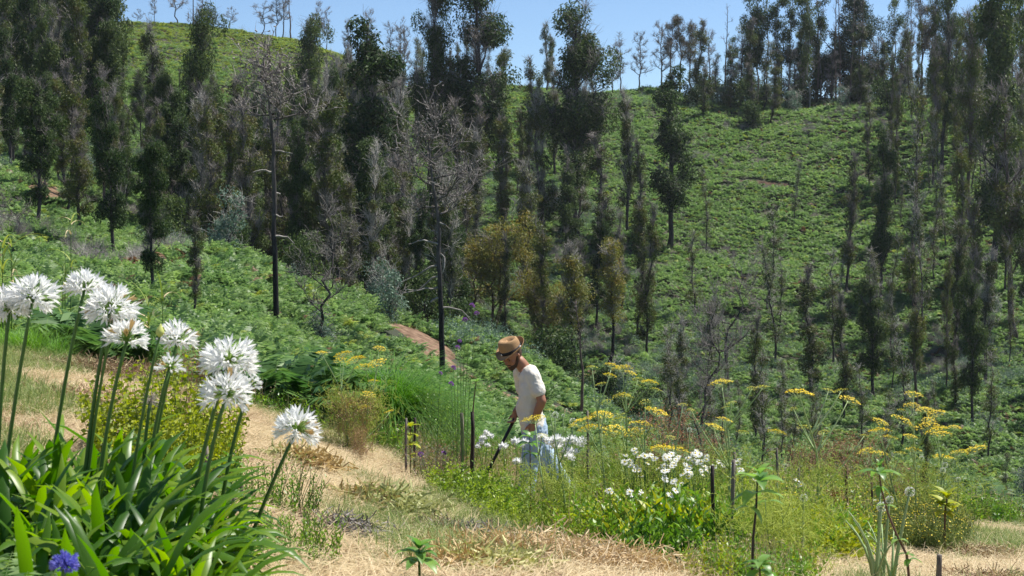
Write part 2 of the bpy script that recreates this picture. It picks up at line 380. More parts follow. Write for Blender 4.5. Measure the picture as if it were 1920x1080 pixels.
def frond(mb, base, az, el, L, nP, w, droop=1.0, pin=.35, m=0, seg=7, rachis=True, rng=NP):
    """one fern frond with its pinnae"""
    p = np.array(base, float); pts = [p.copy()]; e = el; d0 = np.array([math.cos(az), math.sin(az)])
    for i in range(seg):
        p = p+np.array([d0[0]*math.cos(e), d0[1]*math.cos(e), math.sin(e)])*L/seg; pts.append(p.copy()); e -= droop/seg
    pts = np.array(pts)
    if rachis: segs(mb, pts[:-1], pts[1:], np.linspace(w, w*.3, seg), np.linspace(w*.9, w*.2, seg), 3, m)
    t = np.linspace(.16, .98, nP); f = t*seg; i = np.clip(f.astype(int), 0, seg-1); fr = (f-i)[:, None]
    C = pts[i]*(1-fr)+pts[i+1]*fr; T = nrm(pts[i+1]-pts[i]); S = np.cross(T, [0, 0, 1.]); S = nrm(S); Nn = np.cross(S, T)
    ln = L*pin*np.sin(np.clip(1.12-t, 0, 1)**.8*math.pi*.62)*(.85+.3*rng.uniform(size=nP))
    for sg in (-1, 1):
        D = nrm(S*sg+T*.45-Nn*.25+rng.normal(0, .12, (nP, 3))); W = ln*.30
        V = np.stack([C, C+D*ln[:, None]*.4+T*W[:, None]*.5, C+D*ln[:, None]-Nn*ln[:, None]*.12, C+D*ln[:, None]*.4-T*W[:, None]*.5], 1)
        mb.add(V, np.arange(4*nP).reshape(nP, 4), m)
def bracken_clump(seed, mat, n=9, L=.85, nP=13, sp=.3):
    r = np.random.RandomState(seed); mb = MB()
    for i in range(n):
        a = r.uniform(0, 6.28); rr = r.uniform(0, sp)
        frond(mb, (math.cos(a)*rr, math.sin(a)*rr, -.05), a+r.normal(0, .6), r.uniform(.6, 1.35), L*r.uniform(.7, 1.2), nP, .007, r.uniform(.9, 1.8), .36, rng=r, seg=5, rachis=False)
    return mb.mesh('bracken_clump', mat)
def twig_clump(seed, mat, n=60, h=1.2, r0=.4, w=.008):
    r = np.random.RandomState(seed); mb = MB(); A = np.stack([r.normal(0, r0*.4, n), r.normal(0, r0*.4, n), np.zeros(n)-.05], 1)
    for s in range(3):
        D = np.stack([r.normal(0, .35, n), r.normal(0, .35, n), r.uniform(.6, 1.1, n)], 1)*h/3*r.uniform(.6, 1.2, (n, 1)); B = A+D
        segs(mb, A, B, w*(1-.25*s), w*(.75-.25*s), 3)
        C = (A+B)/2; D2 = D*.6+r.normal(0, .12, (n, 3))*h; segs(mb, C, C+D2, w*.6, w*.3, 3); A = B
    return mb.mesh('twig_clump', mat)
def leafy_clump(seed, mat, n=260, rx=.7, h=1.4, L=.13, W=.07, droop=.2):
    r = np.random.RandomState(seed); mb = MB(); C = rdir(n, r, -.2, 1)*np.array([rx, rx, h])*r.uniform(.5, 1, (n, 1))**.6
    C *= (1+.3*np.sin(C[:, :1]*7+seed))*1.; D = nrm(C*[1, 1, .3])+r.normal(0, .5, (n, 3)); D[:, 2] -= droop
    leaves(mb, C, D, L*r.uniform(.7, 1.3, n), W, rng=r); return mb.mesh('leafy_clump', mat)
BR = [bracken_clump(i, M['bracken']) for i in range(4)]+[bracken_clump(10+i, M['bracken_y']) for i in range(2)] + \
     [twig_clump(3, M['twig']), twig_clump(4, M['twig_dk']), leafy_clump(5, M['blue']), leafy_clump(6, M['bracken'], 300, .8, .8, .12, .07), bracken_clump(20, M['bracken_dry'], 8), twig_clump(31, M['twig'], 6, 2.6, .4, .018)]
k = 190000
yy = np.sqrt(NP.uniform(18.2**2, 212**2, k)); uu = NP.uniform(-.60, .56, k); xx = uu*yy
keep = (edge(xx, yy) < .1) & (bare_dist(xx, yy) > np.where((yy < 75) & (xx > -30), .42, .15)); xx, yy = xx[keep], yy[keep]
# nothing grows so thick that it could not be seen past the crest: thin it there
zz = terr(xx, yy); k = len(xx)
n1, n2, n3 = vnoise(xx, yy, 7, 21), vnoise(xx, yy, 3, 22), vnoise(xx, yy, 18, 23)
q = NP.uniform(size=k)
idx = NP.randint(0, 4, k)
left_hill = np.clip((yy-150)/50, 0, 1)*np.clip((.05-xx/yy)/.1, 0, 1)      # yellow-green bracken on the far left hill
idx = np.where((q < .06+.85*left_hill) , NP.randint(4, 6, k), idx)
q2 = NP.uniform(size=k)
fire = np.clip((xx/yy-(-.40))/.1, 0, 1)
idx = np.where((n1+n2*.5 > .36) & (q2 < .18) & (left_hill < .3) & (yy > 45), NP.randint(6, 8, k), idx)
idx = np.where((n3+n2*.4 > .18) & (q2 > .90) & (yy > 60) & (left_hill < .5), 8, idx)
idx = np.where((q2 > .60) & (q2 < .66), 9, idx); idx = np.where((q2 > .585) & (q2 < .60), 10, idx)
scl = NP.uniform(.75, 1.35, k)*(.92+.3*n2)*np.interp(yy, [18, 30, 60, 110], [.72, .8, .66, .52])*np.where(left_hill > .5, .8, 1)
far_ = np.clip((yy-30)/40, 0, 1)
zz = zz+far_*(.50*vnoise(xx, yy, 2.3, 41)+.3*vnoise(xx, yy, 1.1, 42)+.1)
scl *= 1.04+.35*vnoise(xx, yy, 2.9, 43)
dk = (vnoise(xx, yy, 4.5, 44) > .40) & (NP.uniform(size=k) < .22) & (left_hill < .3); idx = np.where(dk, 10, idx)
st_ = NP.uniform(size=k) < .012; idx = np.where(st_ & (yy > 98), 11, idx)
scatter('bracken_slope', np.stack([xx, yy, zz], 1), scl, idx, BR, 'green bracken and brush covering the valley slopes beyond the mown terrace', 'bracken')

# dry cut grass on the terrace
M['straw'] = leafm('straw', (.42, .32, .17), (.68, .56, .35), trans=.15, objvar=.15, rough=.7)
M['straw_dk'] = leafm('straw_brown', (.20, .12, .065), (.40, .26, .15), trans=.1, objvar=.2, rough=.7)
M['grass'] = leafm('green_grass', (.13, .19, .05), (.28, .34, .10), trans=.3, objvar=.2)
M['grass_dk'] = leafm('tussock_grass', (.07, .18, .02), (.18, .36, .045), trans=.35, objvar=.15)
def blades(seed, mat, n, r0, L, w, up0, up1, seg=2):
    r = np.random.RandomState(seed); mb = MB(); a = r.uniform(0, 6.283, n); rr = r0*np.sqrt(r.uniform(size=n))
    A = np.stack([np.cos(a)*rr, np.sin(a)*rr, r.uniform(0, .012, n)], 1); az = r.uniform(0, 6.283, n); el = r.uniform(up0, up1, n); l = L*r.uniform(.5, 1.3, n)/seg
    for s in range(seg):
        D = np.stack([np.cos(az)*np.cos(el), np.sin(az)*np.cos(el), np.sin(el)], 1); B = A+D*l[:, None]
        S = nrm(np.cross(D, [0, 0, 1.])+r.normal(0, .2, (n, 3))); wa, wb = w*(1-s/seg), w*(1-(s+1)/seg)+w*.12
        V = np.stack([A-S*wa/2, A+S*wa/2, B+S*wb/2, B-S*wb/2], 1); mb.add(V, np.arange(4*n).reshape(n, 4)); A = B; el = el-.45
    return mb.mesh('blades', mat)
GR = [blades(1, M['straw'], 46, .14, .13, .0035, -.02, .25), blades(2, M['straw'], 46, .14, .16, .003, 0, .5), blades(3, M['straw_dk'], 40, .14, .12, .004, 0, .4),
      blades(4, M['grass'], 40, .10, .09, .004, .7, 1.4), blades(5, M['grass'], 34, .12, .14, .004, .6, 1.4)]
k = 46000
yy = np.sqrt(NP.uniform(3.2**2, 18.6**2, k)); xx = NP.uniform(-.46, .46, k)*yy; keep = edge(xx, yy) > -.4; xx, yy = xx[keep], yy[keep]; k = len(xx)
g = vnoise(xx, yy, 1.5, 31)+.6*vnoise(xx, yy, .6, 32)+.10*np.clip((yy-14)/3, 0, 1)+.18*np.clip((-.3-xx/yy)/.05, 0, 1)
q = NP.uniform(size=k); idx = np.where(q < .48, 0, np.where(q < .93, 1, 2)); idx = np.where((vnoise(xx, yy, .8, 51) > .22) & (NP.uniform(size=k) < .5), 2, idx); idx = np.where((g > .12) & (NP.uniform(size=k) < .45), NP.randint(3, 5, k), idx)
scatter('dry_grass', np.stack([xx, yy, terr(xx, yy)+.004], 1), NP.uniform(.7, 1.5, k), idx, GR, 'dry cut grass and straw with greener patches on the terrace', 'grass', .08)
# ---------------------------------------------------------------- trees
def gen_tree(seed, Ht=14., r0=.18, cb=.15, nl=10, ll=(1.2, 2.2), ang=(.5, .9), curve=.35, wander=.12, nleaf=6000, leafL=.24, leafW=.07, spread=.45,
             ntwig=500, twigL=.9, trunk_leaf=.5, droop=.8, stems=1, lobes=26, lobe_r=.55, top=1.0, twig_r=.014, sub=2, taper=.85, twig_up=.5, lprof=None, lo_cut=0, bare_below=.0, tuft=False):
    r = np.random.RandomState(seed); W, Lf, T = MB(), MB(), MB(); A_, B_, wt = [], [], []
    for st in range(stems):
        az0 = r.uniform(0, 6.28); lean = .0 if stems == 1 else r.uniform(.06, .2)
        k = 12; p = np.zeros((k, 3)); p[:, 2] = np.linspace(-.3, Ht*(1 if st == 0 else r.uniform(.7, .95)), k)
        dx = np.cumsum(r.normal(0, wander, (k, 2)), 0); dx -= dx[0]; p[:, :2] = dx; p[:, 0] += math.cos(az0)*lean*p[:, 2]; p[:, 1] += math.sin(az0)*lean*p[:, 2]
        rad = r0*(1-taper*np.linspace(0, 1, k)**.9)*(1 if st == 0 else .7); rad[0] *= 1.3; tube(W, p, rad, 7)
        hh = p[-1, 2]
        def at(t):
            f = t*(k-1); i = min(int(f), k-2); return p[i]*(1-(f-i))+p[i+1]*(f-i), rad[i]
        for i in range(k-1):
            if i/(k-1) >= max(cb*.8, bare_below): A_.append(p[i]); B_.append(p[i+1]); wt.append(trunk_leaf)
        for j in range(nl):
            t = cb+(top-.03-cb)*((j+.5)/nl)+r.normal(0, .02); t = min(max(t, .02), .98); c, rr = at(t)
            prof = lprof(t) if lprof else (1.1-.55*(t-cb)/(1-cb))
            l = r.uniform(*ll)*prof; a = az0+j*2.4+r.normal(0, .4); e = r.uniform(*ang); q = c.copy(); R0 = min(rr*.6, .05+.02*l)
            pts = [q.copy()]
            for s in range(5):
                q = q+np.array([math.cos(a)*math.cos(e), math.sin(a)*math.cos(e), math.sin(e)])*l/5; pts.append(q.copy()); e += curve*.3+r.normal(0, .14); a += r.normal(0, .22)
            pts = np.array(pts); segs(W, pts[:-1], pts[1:], R0*np.linspace(1, .35, 5), R0*np.linspace(.87, .22, 5), 4)
            for s in range(1, 5): A_.append(pts[s]); B_.append(pts[s+1]); wt.append(1.0)
            for _ in range(sub):
                f = r.uniform(.3, .95)*5; i = min(int(f), 4); b0 = pts[i]*(1-(f-i))+pts[i+1]*(f-i); d = nrm(pts[i+1]-pts[i])+r.normal(0, .55, 3); d[2] += .15; b1 = b0+nrm(d)*l*r.uniform(.25, .5)
                mid = (b0+b1)/2+r.normal(0, .06*l, 3); segs(W, [b0, mid], [mid, b1], [R0*.4, R0*.3], [R0*.3, R0*.12], 3); A_.append(b0); B_.append(b1); wt.append(.9)
    A_, B_, wt = np.array(A_), np.array(B_), np.array(wt); ln = np.linalg.norm(B_-A_, axis=1)*wt; pr = ln/ln.sum()
    if nleaf:
        ci = r.choice(len(A_), lobes, p=pr); tt = r.uniform(.1, 1, (lobes, 1)) if not tuft else np.full((lobes, 1), 1.)
        LC = A_[ci]*(1-tt)+B_[ci]*tt+r.normal(0, spread*.7, (lobes, 3))*[1, 1, .5]; LR = lobe_r*r.uniform(.55, 1.35, lobes)
        wgt = LR**2; li = r.choice(lobes, nleaf, p=wgt/wgt.sum()); C = LC[li]+rdir(nleaf, r)*LR[li][:, None]*r.uniform(.15, 1, (nleaf, 1))**.5*[1, 1, 1.25]
        C = C[C[:, 2] > lo_cut]
        D = rdir(len(C), r)*.8+np.array([0, 0, -droop]); leaves(Lf, C, D, leafL*r.uniform(.6, 1.3, len(C)), leafW*r.uniform(.7, 1.3, len(C)), rng=r)
    if ntwig:
        ci = r.choice(len(A_), ntwig, p=pr); tt = r.uniform(0, 1, (ntwig, 1)); A = A_[ci]*(1-tt)+B_[ci]*tt
        D = nrm(B_[ci]-A_[ci])*.5+rdir(ntwig, r)*.8; D[:, 2] += twig_up; D = nrm(D); l = twigL*r.uniform(.4, 1.2, (ntwig, 1)); B = A+D*l*.5; segs(T, A, B, twig_r, twig_r*.7, 3)
        C = B+nrm(D+r.normal(0, .5, (ntwig, 3)))*l*.5; segs(T, B, C, twig_r*.7, twig_r*.35, 3)
        D3 = nrm(D+r.normal(0, .8, (ntwig, 3))); segs(T, B, B+D3*l*.45, twig_r*.6, twig_r*.3, 3)
    return W, Lf, T
KIND = {}
def hash_(s): return sum(ord(c)*(i+3) for i, c in enumerate(s)) % 9973
def reg(kind, n, mats, ht, **kw):
    wood, leaf, twig = mats; KIND[kind] = []
    for i in range(n):
        kk = dict(kw); W, Lf, T = gen_tree(hash_(kind)+i*13, ht, **kk); parts = [('trunk', W.mesh('trunk', M[wood], True))]
        if Lf.v: parts.append(('crown', Lf.mesh('crown', M[leaf])))
        if T.v: parts.append(('dead_twigs', T.mesh('dead_twigs', M[twig])))
        KIND[kind].append((ht, parts))
reg('column', 4, ('bark', 'euc', 'twig_dk'), 15, cb=.2, nl=18, ll=(.8, 2.2), ang=(.6, 1.2), nleaf=11500, lobes=44, lobe_r=.60, spread=.42, ntwig=500, twig_up=1.2, twigL=1.1, trunk_leaf=.9, leafL=.26, leafW=.09, lo_cut=2.4)
reg('column_wide', 3, ('bark', 'euc', 'twig_dk'), 17, cb=.28, nl=15, ll=(2.2, 4.2), ang=(.75, 1.15), curve=.3, nleaf=17000, lobes=58, lobe_r=.85, spread=.5, ntwig=1500, twigL=1.3, trunk_leaf=.6, leafL=.28, leafW=.09, lo_cut=1.5, r0=.26, sub=3)
reg('slender', 4, ('bark', 'euc_ol', 'twig_dk'), 12, cb=.12, nl=14, ll=(.5, 1.2), ang=(.7, 1.25), twig_up=1.2, nleaf=5200, lobes=30, lobe_r=.44, spread=.32, ntwig=650, twigL=.8, trunk_leaf=1.0, leafL=.2, leafW=.06, r0=.12, lo_cut=.8)
reg('greyed', 5, ('bark', 'euc_ol', 'twig'), 13, cb=.18, nl=18, ll=(.8, 2.0), ang=(.8, 1.3), twig_up=1.5, nleaf=4600, lobes=30, lobe_r=.46, spread=.4, ntwig=560, twigL=1.5, trunk_leaf=.7, twig_r=.017, leafL=.22, leafW=.07, sub=3)
reg('greyed_brown', 4, ('bark', 'euc_ol', 'twig_dk'), 13, cb=.18, nl=16, ll=(.7, 1.9), ang=(.7, 1.25), twig_up=1.4, nleaf=4600, lobes=28, lobe_r=.48, spread=.4, ntwig=700, twigL=1.3, trunk_leaf=.6, twig_r=.017, leafL=.2, leafW=.07, sub=3)
reg('sparse', 4, ('bark', 'euc_ol', 'twig'), 10, cb=.2, nl=12, ll=(.5, 1.2), ang=(.6, 1.2), nleaf=1300, lobes=24, lobe_r=.42, spread=.25, ntwig=300, twigL=.8, trunk_leaf=.9, leafL=.2, leafW=.06, r0=.09, twig_r=.012)
reg('skeleton', 4, ('bark', None, 'twig_dk'), 9, cb=.3, nl=20, ll=(1.0, 2.2), ang=(.05, .6), curve=.35, nleaf=0, ntwig=700, twigL=.7, twig_r=.018, r0=.13, sub=3)
reg('skeleton_spread', 2, ('bark', None, 'twig_dk'), 7, cb=.35, nl=12, ll=(1.8, 3.2), ang=(.0, .6), curve=.3, nleaf=0, ntwig=700, twigL=.7, twig_r=.018, r0=.14, sub=3, wander=.2)
reg('pole', 3, ('bark_br', None, 'twig_dk'), 12, cb=.6, nl=7, ll=(.5, 1.1), ang=(.3, 1.0), nleaf=0, ntwig=60, twigL=.6, r0=.16, wander=.09)
reg('ridge_euc', 4, ('bark_pale', 'euc', 'twig_dk'), 14, cb=.3, nl=13, ll=(.8, 2.3), ang=(.4, 1.0), nleaf=4600, lobes=32, lobe_r=.66, spread=.25, ntwig=250, twigL=.7, trunk_leaf=.15, r0=.13, wander=.14, leafL=.26, leafW=.09)
reg('ridge_pine', 3, ('bark_br', 'rust', 'twig_dk'), 10, cb=.45, nl=16, ll=(1.0, 2.2), ang=(.5, 1.1), curve=.4, nleaf=4200, lobes=34, lobe_r=.5, spread=.15, ntwig=500, twigL=.6, trunk_leaf=.05, r0=.15, leafL=.2, leafW=.05, tuft=True)
reg('conifer', 1, ('bark', 'conif', None), 14, cb=.1, nl=52, ll=(3.2, 4.6), ang=(.05, .5), curve=.2, nleaf=30000, lobes=220, lobe_r=.72, spread=.3, ntwig=0, trunk_leaf=.4, r0=.35, leafL=.26, leafW=.1, lprof=lambda t: 1.15*math.sin(max(.12, 1-t)**.8*2.2), droop=.3)
reg('rounded', 2, ('bark_br', 'gold', 'twig_dk'), 9, cb=.35, nl=10, ll=(2.0, 3.6), ang=(.5, 1.1), nleaf=15000, lobes=70, lobe_r=.7, spread=.45, ntwig=400, twigL=.8, trunk_leaf=.3, stems=3, r0=.17, leafL=.2, leafW=.055, sub=3, wander=.2)
reg('capped', 2, ('bark_blk', 'gold', 'twig'), 10, cb=.42, nl=16, ll=(.6, 1.4), ang=(.7, 1.2), nleaf=5200, lobes=42, lobe_r=.5, spread=.3, ntwig=600, twigL=.7, trunk_leaf=.9, r0=.14, leafL=.2, leafW=.055, wander=.1)
reg('rusty', 3, ('bark_br', 'euc_ol', 'twig_dk'), 15, cb=.25, nl=18, ll=(1.0, 2.4), ang=(.6, 1.2), twig_up=1.0, nleaf=6000, lobes=46, lobe_r=.55, spread=.35, ntwig=700, twigL=1.0, trunk_leaf=.6, r0=.2, leafL=.24, leafW=.07, sub=3, wander=.16)
reg('gnarled', 2, ('bark', None, 'twig_dk'), 7, cb=.3, nl=15, ll=(1.4, 3.0), ang=(-.1, .8), curve=.2, nleaf=0, ntwig=450, twigL=.8, twig_r=.014, r0=.11, sub=5, wander=.28)
reg('bush', 3, ('bark', 'euc', None), 3, cb=.05, nl=10, ll=(.8, 1.5), ang=(.4, 1.0), nleaf=3000, lobes=26, lobe_r=.55, spread=.3, ntwig=0, trunk_leaf=.8, r0=.07, stems=2, leafL=.2, leafW=.08)
reg('blue_bush', 2, ('bark', 'blue', 'twig'), 3, cb=.05, nl=10, ll=(.6, 1.2), ang=(.5, 1.1), nleaf=1500, lobes=26, lobe_r=.4, spread=.3, ntwig=120, trunk_leaf=.8, r0=.05, stems=2, leafL=.14, leafW=.09)

TREE_NAMES = {'column': 'eucalyptus_tree', 'column_wide': 'eucalyptus_tree', 'slender': 'young_eucalyptus', 'greyed': 'scorched_tree', 'greyed_brown': 'scorched_tree', 'sparse': 'scorched_sapling',
 'skeleton': 'bare_tree', 'skeleton_spread': 'bare_tree', 'pole': 'bare_pole_tree', 'ridge_euc': 'ridge_eucalyptus', 'ridge_pine': 'ridge_pine', 'conifer': 'conifer_tree', 'rounded': 'acacia_tree',
 'capped': 'resprouting_tree', 'rusty': 'rusty_tree', 'gnarled': 'dead_tree', 'bush': 'dark_bush', 'blue_bush': 'bluegreen_bush'}
PLACED = []
def tree(kind, loc, height, label, group=None, wf=1.0, var=None):
    vs = KIND[kind]; ht, parts = vs[(len(PLACED) if var is None else var) % len(vs)]; s = height/ht
    cat = 'bush' if 'bush' in kind else ('trunk' if kind == 'pole' else 'tree')
    t = thing(TREE_NAMES[kind], label, 'bare tree' if cat == 'trunk' else cat, Vector(loc)-Vector((0, 0, .1)), U(0, 6.28), group, (s*wf, s*wf, s))
    for nm, me in parts:
        o = ob(nm, me, t)
        if nm == 'dead_twigs': o['kind'] = 'stuff'
    PLACED.append((loc[0], loc[1], kind)); return t
def tpix(kind, px, pb, pt, label, wf=1.0, Y0=24., group=None, Y=None, var=None):
    g = on_ground(px, pb, Y0) if Y is None else G(px, Y); _, pyb = pixel(g.x, g.y, g.z)
    h = (pyb-pt)/FPX*(g.y*cp_-g.z*sp_)/cp_; return tree(kind, g, max(h, .6), label, group, wf, var)

# the burnt pines that stand in front of everything on the spur
def burnt_pine(px, pb, pt, crown_lo, halfw, label, seed, Y0=24, flat=False, nt=330, bare=0, r0=None):
    g = on_ground(px, pb, Y0); _, pyb = pixel(g.x, g.y, g.z); k = FPX/g.y; Ht = (pyb-pt)/k; lo = (pyb-crown_lo)/k; hw = halfw/k
    r = np.random.RandomState(seed); W, T = MB(), MB(); n = 14; p = np.zeros((n, 3)); p[:, 2] = np.linspace(-.3, Ht*.97, n)
    p[:, :2] = np.cumsum(r.normal(0, .035, (n, 2)), 0); p[-4:, 0] -= np.array([.05, .15, .25, .3]); R0 = r0 or 5.6/k
    tube(W, p, R0*(1-.72*np.linspace(0, 1, n)**1.5), 9)
    segA, segB = [], []
    def limb(c, a, e, l, R1, cv, lev=0, drp=0.):
        q = c.copy(); pts = [q.copy()]
        for s in range(6):
            q = q+np.array([math.cos(a)*math.cos(e), math.sin(a)*math.cos(e), math.sin(e)])*l/6; pts.append(q.copy()); e += cv/6+r.normal(0, .22); a += r.normal(0, .28)
        pts = np.array(pts); segs(W, pts[:-1], pts[1:], R1*np.linspace(1, .4, 6), R1*np.linspace(.9, .25, 6), 5)
        if lev < 2:
            for _ in range(4 if lev == 0 else 2):
                i = r.randint(1, 6); limb(pts[i], a+r.choice([-1, 1])*r.uniform(.4, 1.1), e*.5+r.uniform(-.1, .6), l*r.uniform(.4, .6), R1*.5, .4, lev+1)
        if lev > 0 or True:
            for i in range(2 if lev == 0 else 1, 6): segA.append(pts[i]); segB.append(pts[i+1])
    nb = 11
    for j in range(nb):
        t = j/(nb-1); z = lo+(Ht*.95-lo)*t; i = min(int(z/Ht*.97*(n-1)), n-2); c = np.array([p[i][0], p[i][1], z])
        l = hw*(1.05-.45*t)*r.uniform(.45, 1.3)
        limb(c, j*2.4+r.normal(0, .3), r.uniform(-.2, .2)+.45*t*t, l, R0*(.48-.2*t), .35)
    A_, B_ = np.array(segA), np.array(segB); ci = r.randint(0, len(A_), nt); tt = r.uniform(0, 1, (nt, 1)); A = A_[ci]*(1-tt)+B_[ci]*tt; hgtm = A[:, 2] > lo
    A, ci = A[hgtm], ci[hgtm]; m_ = len(A); D = nrm(nrm(B_[ci]-A_[ci])*.5+rdir(m_, r)+[0, 0, .5]); l = r.uniform(.3, .85, (m_, 1)); B = A+D*l
    segs(T, A, B, .011, .007, 3); segs(T, B, B+nrm(D+r.normal(0, .7, (m_, 3)))*l*.5, .008, .004, 3)
    segs(T, B, B+nrm(r.normal(0, 1, (m_, 3)))*.09, .026, .016, 4)      # cones and needle stubs at the twig ends
    for j in range(bare):
        z = lo*(.45+.5*j/max(1, bare-1)); i = min(int(z/Ht*(n-1)), n-2); a = r.uniform(0, 6.28); e = r.uniform(-.35, .25); q = np.array([p[i][0], p[i][1], z]); l = hw*r.uniform(.35, .9); pts = [q.copy()]
        for s in range(5): q = q+np.array([math.cos(a)*math.cos(e), .35*math.sin(a)*math.cos(e), math.sin(e)])*l/5; pts.append(q.copy()); e += r.normal(0, .3); a += r.normal(0, .2)
        pts = np.array(pts); segs(W, pts[:-1], pts[1:], np.linspace(.045, .02, 5), np.linspace(.04, .012, 5), 4, 1)
    t = thing('burnt_pine', label, 'tree', g); ob('trunk', W.mesh('trunk', [M['bark_hero'], M['bark_pale']], True), t); ob('dead_twigs', T.mesh('dead_twigs', M['twig_dk']), t)['kind'] = 'stuff'
    PLACED.append((g.x, g.y, 'hero')); return t
burnt_pine(515, 622, 95, 225, 66, 'tall burnt pine with straight black trunk at the spur left of the path', 3, bare=6)
burnt_pine(824, 722, 245, 400, 105, 'burnt pine with twisted bare crown beside the dirt path behind the man', 5, bare=9, nt=420)
tpix('gnarled', 606, 655, 400, 'small dead tree with forked bare trunk right of the tall burnt pine', 1.0, Y0=26)
# ---------------------------------------------------------------- trees one can name
HERO = [
 # kind, px, base row, top row, label, width factor
 ('column_wide', 390, 445, 48, 'large dark eucalyptus in front of the bright green hilltop, left of the burnt pine', .85),
 ('column', 695, 566, 48, 'tall dark leafy eucalyptus column left of the twisted burnt pine', 1.35),
 ('column_wide', 803, 400, -20, 'tall eucalyptus with forked dark crown reaching into the sky, left one of the pair', .78),
 ('column_wide', 880, 410, -25, 'broad dark eucalyptus cut by the top of the photo, beside the forked one', 1.3),
 ('column_wide', 1082, 452, 38, 'tall green eucalyptus standing alone against the sky right of the centre', 1.2),
 ('column', 1255, 465, 130, 'dark leafy column tree with shadow at its foot on the open green slope', 1.35),
 ('slender', 948, 330, 95, 'slender eucalyptus with thin top just right of the broad crown', 1.2),
 ('slender', 990, 330, 110, 'slim leafy eucalyptus between the thin top and the lone green eucalyptus', 1.3),
 ('greyed', 1020, 470, 190, 'greyish half dead tree below the lone green eucalyptus, left side', 1.1),
 ('slender', 1125, 500, 250, 'olive regrown tree below the lone green eucalyptus, right side', 1.6),
 ('greyed', 1180, 440, 185, 'thin grey scorched tree between the lone eucalyptus and the dark column', 1.0),
 ('greyed_brown', 1165, 590, 400, 'thin dark scorched tree right of the two gold topped trees', 1.0),
 ('rounded', 925, 640, 425, 'rounded olive gold acacia right of the twisted burnt pine', 1.35),
 ('rounded', 1015, 680, 500, 'smaller olive gold acacia leaning right behind the man', 1.0),
 ('capped', 1078, 714, 452, 'left gold topped tree with slim dark trunk above the man', 1.25),
 ('capped', 1140, 700, 458, 'right gold topped tree with rusty crown on a forked dark trunk', 1.25),
 ('pole', 1086, 792, 560, 'thick charred black trunk rising behind the fennel right of the man', 1.3),
 ('column', 395, 470, 190, 'dark green tree below the large one in front of the hilltop', 1.2),
 ('greyed_brown', 362, 600, 400, 'scorched tree with olive leaves on the near left slope', 1.1),
 ('column', 290, 560, 265, 'grey green tree with bare top on the near left slope', 1.1),
 ('slender', 128, 400, 215, 'green sprouting tree beside the scraped earth at the left', 1.6),
 ('column', 60, 310, -30, 'tall dark tree near the left edge cut by the top of the photo', 1.0),
 ('column', 205, 330, -40, 'dark conifer like eucalyptus against the sky left of the green hilltop', 1.2),
 ('greyed', 130, 320, -30, 'grey twiggy tree between the two dark trees at the upper left', 1.1),
 ('greyed', 15, 300, -20, 'grey twiggy tree on the left edge of the photo', 1.1),
 ('greyed', 285, 330, 60, 'grey bare topped tree in front of the green hilltop, left part', 1.0),
 ('greyed_brown', 450, 420, 150, 'brownish scorched tree just left of the tall burnt pine', 1.1),
 ('column_wide', 590, 400, 62, 'spreading dark tree over the saddle right of the tall burnt pine', .9),
 ('greyed', 650, 420, 130, 'grey scorched tree left of the dark leafy column', 1.1),
 ('greyed', 745, 470, 190, 'grey twiggy tree behind the crown of the twisted burnt pine', 1.1),
 ('greyed_brown', 845, 480, 200, 'brown scorched tree behind the right half of the twisted crown', 1.2),
 ('sparse', 1322, 480, 320, 'thin sparse tree above the purple dead tree on the open slope', 1.0),
 ('sparse', 1300, 600, 430, 'sparse grey sapling right of the dark column tree', 1.2),
 ('slender', 1408, 235, 118, 'left small dark tree of the pair high on the open slope', 1.7),
 ('slender', 1446, 232, 125, 'right small dark tree of the pair high on the open slope', 1.9),
 ('slender', 1318, 222, 128, 'small dark tree at the upper left corner of the open slope', 1.7),
 ('greyed_brown', 1585, 552, 300, 'dark multi stemmed scorched tree in the middle of the open slope', .9),
 ('slender', 1524, 748, 495, 'narrow dark regrown tree with pointed top low on the slope', 1.5),
 ('column', 1638, 752, 500, 'full dark regrown tree low on the slope right of the narrow one', 1.2),
 ('sparse', 1672, 735, 520, 'thin pole tree just right of the full dark one', .7),
 ('sparse', 1490, 420, 300, 'faint grey sapling in the middle of the open slope', 1.0),
 ('sparse', 1440, 590, 400, 'grey green sapling left of the narrow dark regrown tree', 1.2),
 ('sparse', 1462, 610, 480, 'small sapling with one shadow patch on the open slope', 1.2),
 ('sparse', 1715, 585, 165, 'tall thin scorched tree right of the multi stemmed one', .8),
 ('sparse', 1660, 470, 230, 'slim scorched tree behind the tall thin one', .9),
 ('column_wide', 1765, 332, -15, 'heavy dark eucalyptus on the upper right rising into the sky', .75),
 ('rusty', 1812, 410, 40, 'rusty leaved tree with bare branches at the upper right', .9),
 ('column', 1862, 530, -40, 'tall dark eucalyptus near the right edge', 1.0),
 ('rusty', 1905, 640, 150, 'brown scorched tree cut by the right edge', 1.0),
 ('rusty', 1780, 700, 420, 'rusty brown tree on the lower right slope with slim trunk', 1.0),
 ('greyed_brown', 1822, 640, 380, 'dark twiggy tree on the lower right slope', .9),
 ('sparse', 1892, 690, 450, 'thin pale pole tree near the right edge', .6),
 ('sparse', 1850, 420, 160, 'sparse brown tree on the right between the dark eucalypts', 1.1),
 ('gnarled', 1362, 745, 500, 'purple grey dead tree with twisted bare branches above the fennel', .75),
 ('gnarled', 1312, 820, 560, 'bare dead tree left of the purple grey one, fallen branches at its foot', .8),
 ('gnarled', 1310, 860, 690, 'low dark dead tree tangle behind the daisies', .8),
 ('conifer', 1600, 165, -12, 'broad dark conifer standing on the ridge', 1.0),
 ('gnarled', 35, 500, 355, 'low bare grey shrub tree at the left edge above the white flowers', 1.3),
]
for kd, px, pb, pt, lb, wf in HERO: tpix(kd, px, pb, pt, lb, wf, Y0=26 if pb > 540 else 60)
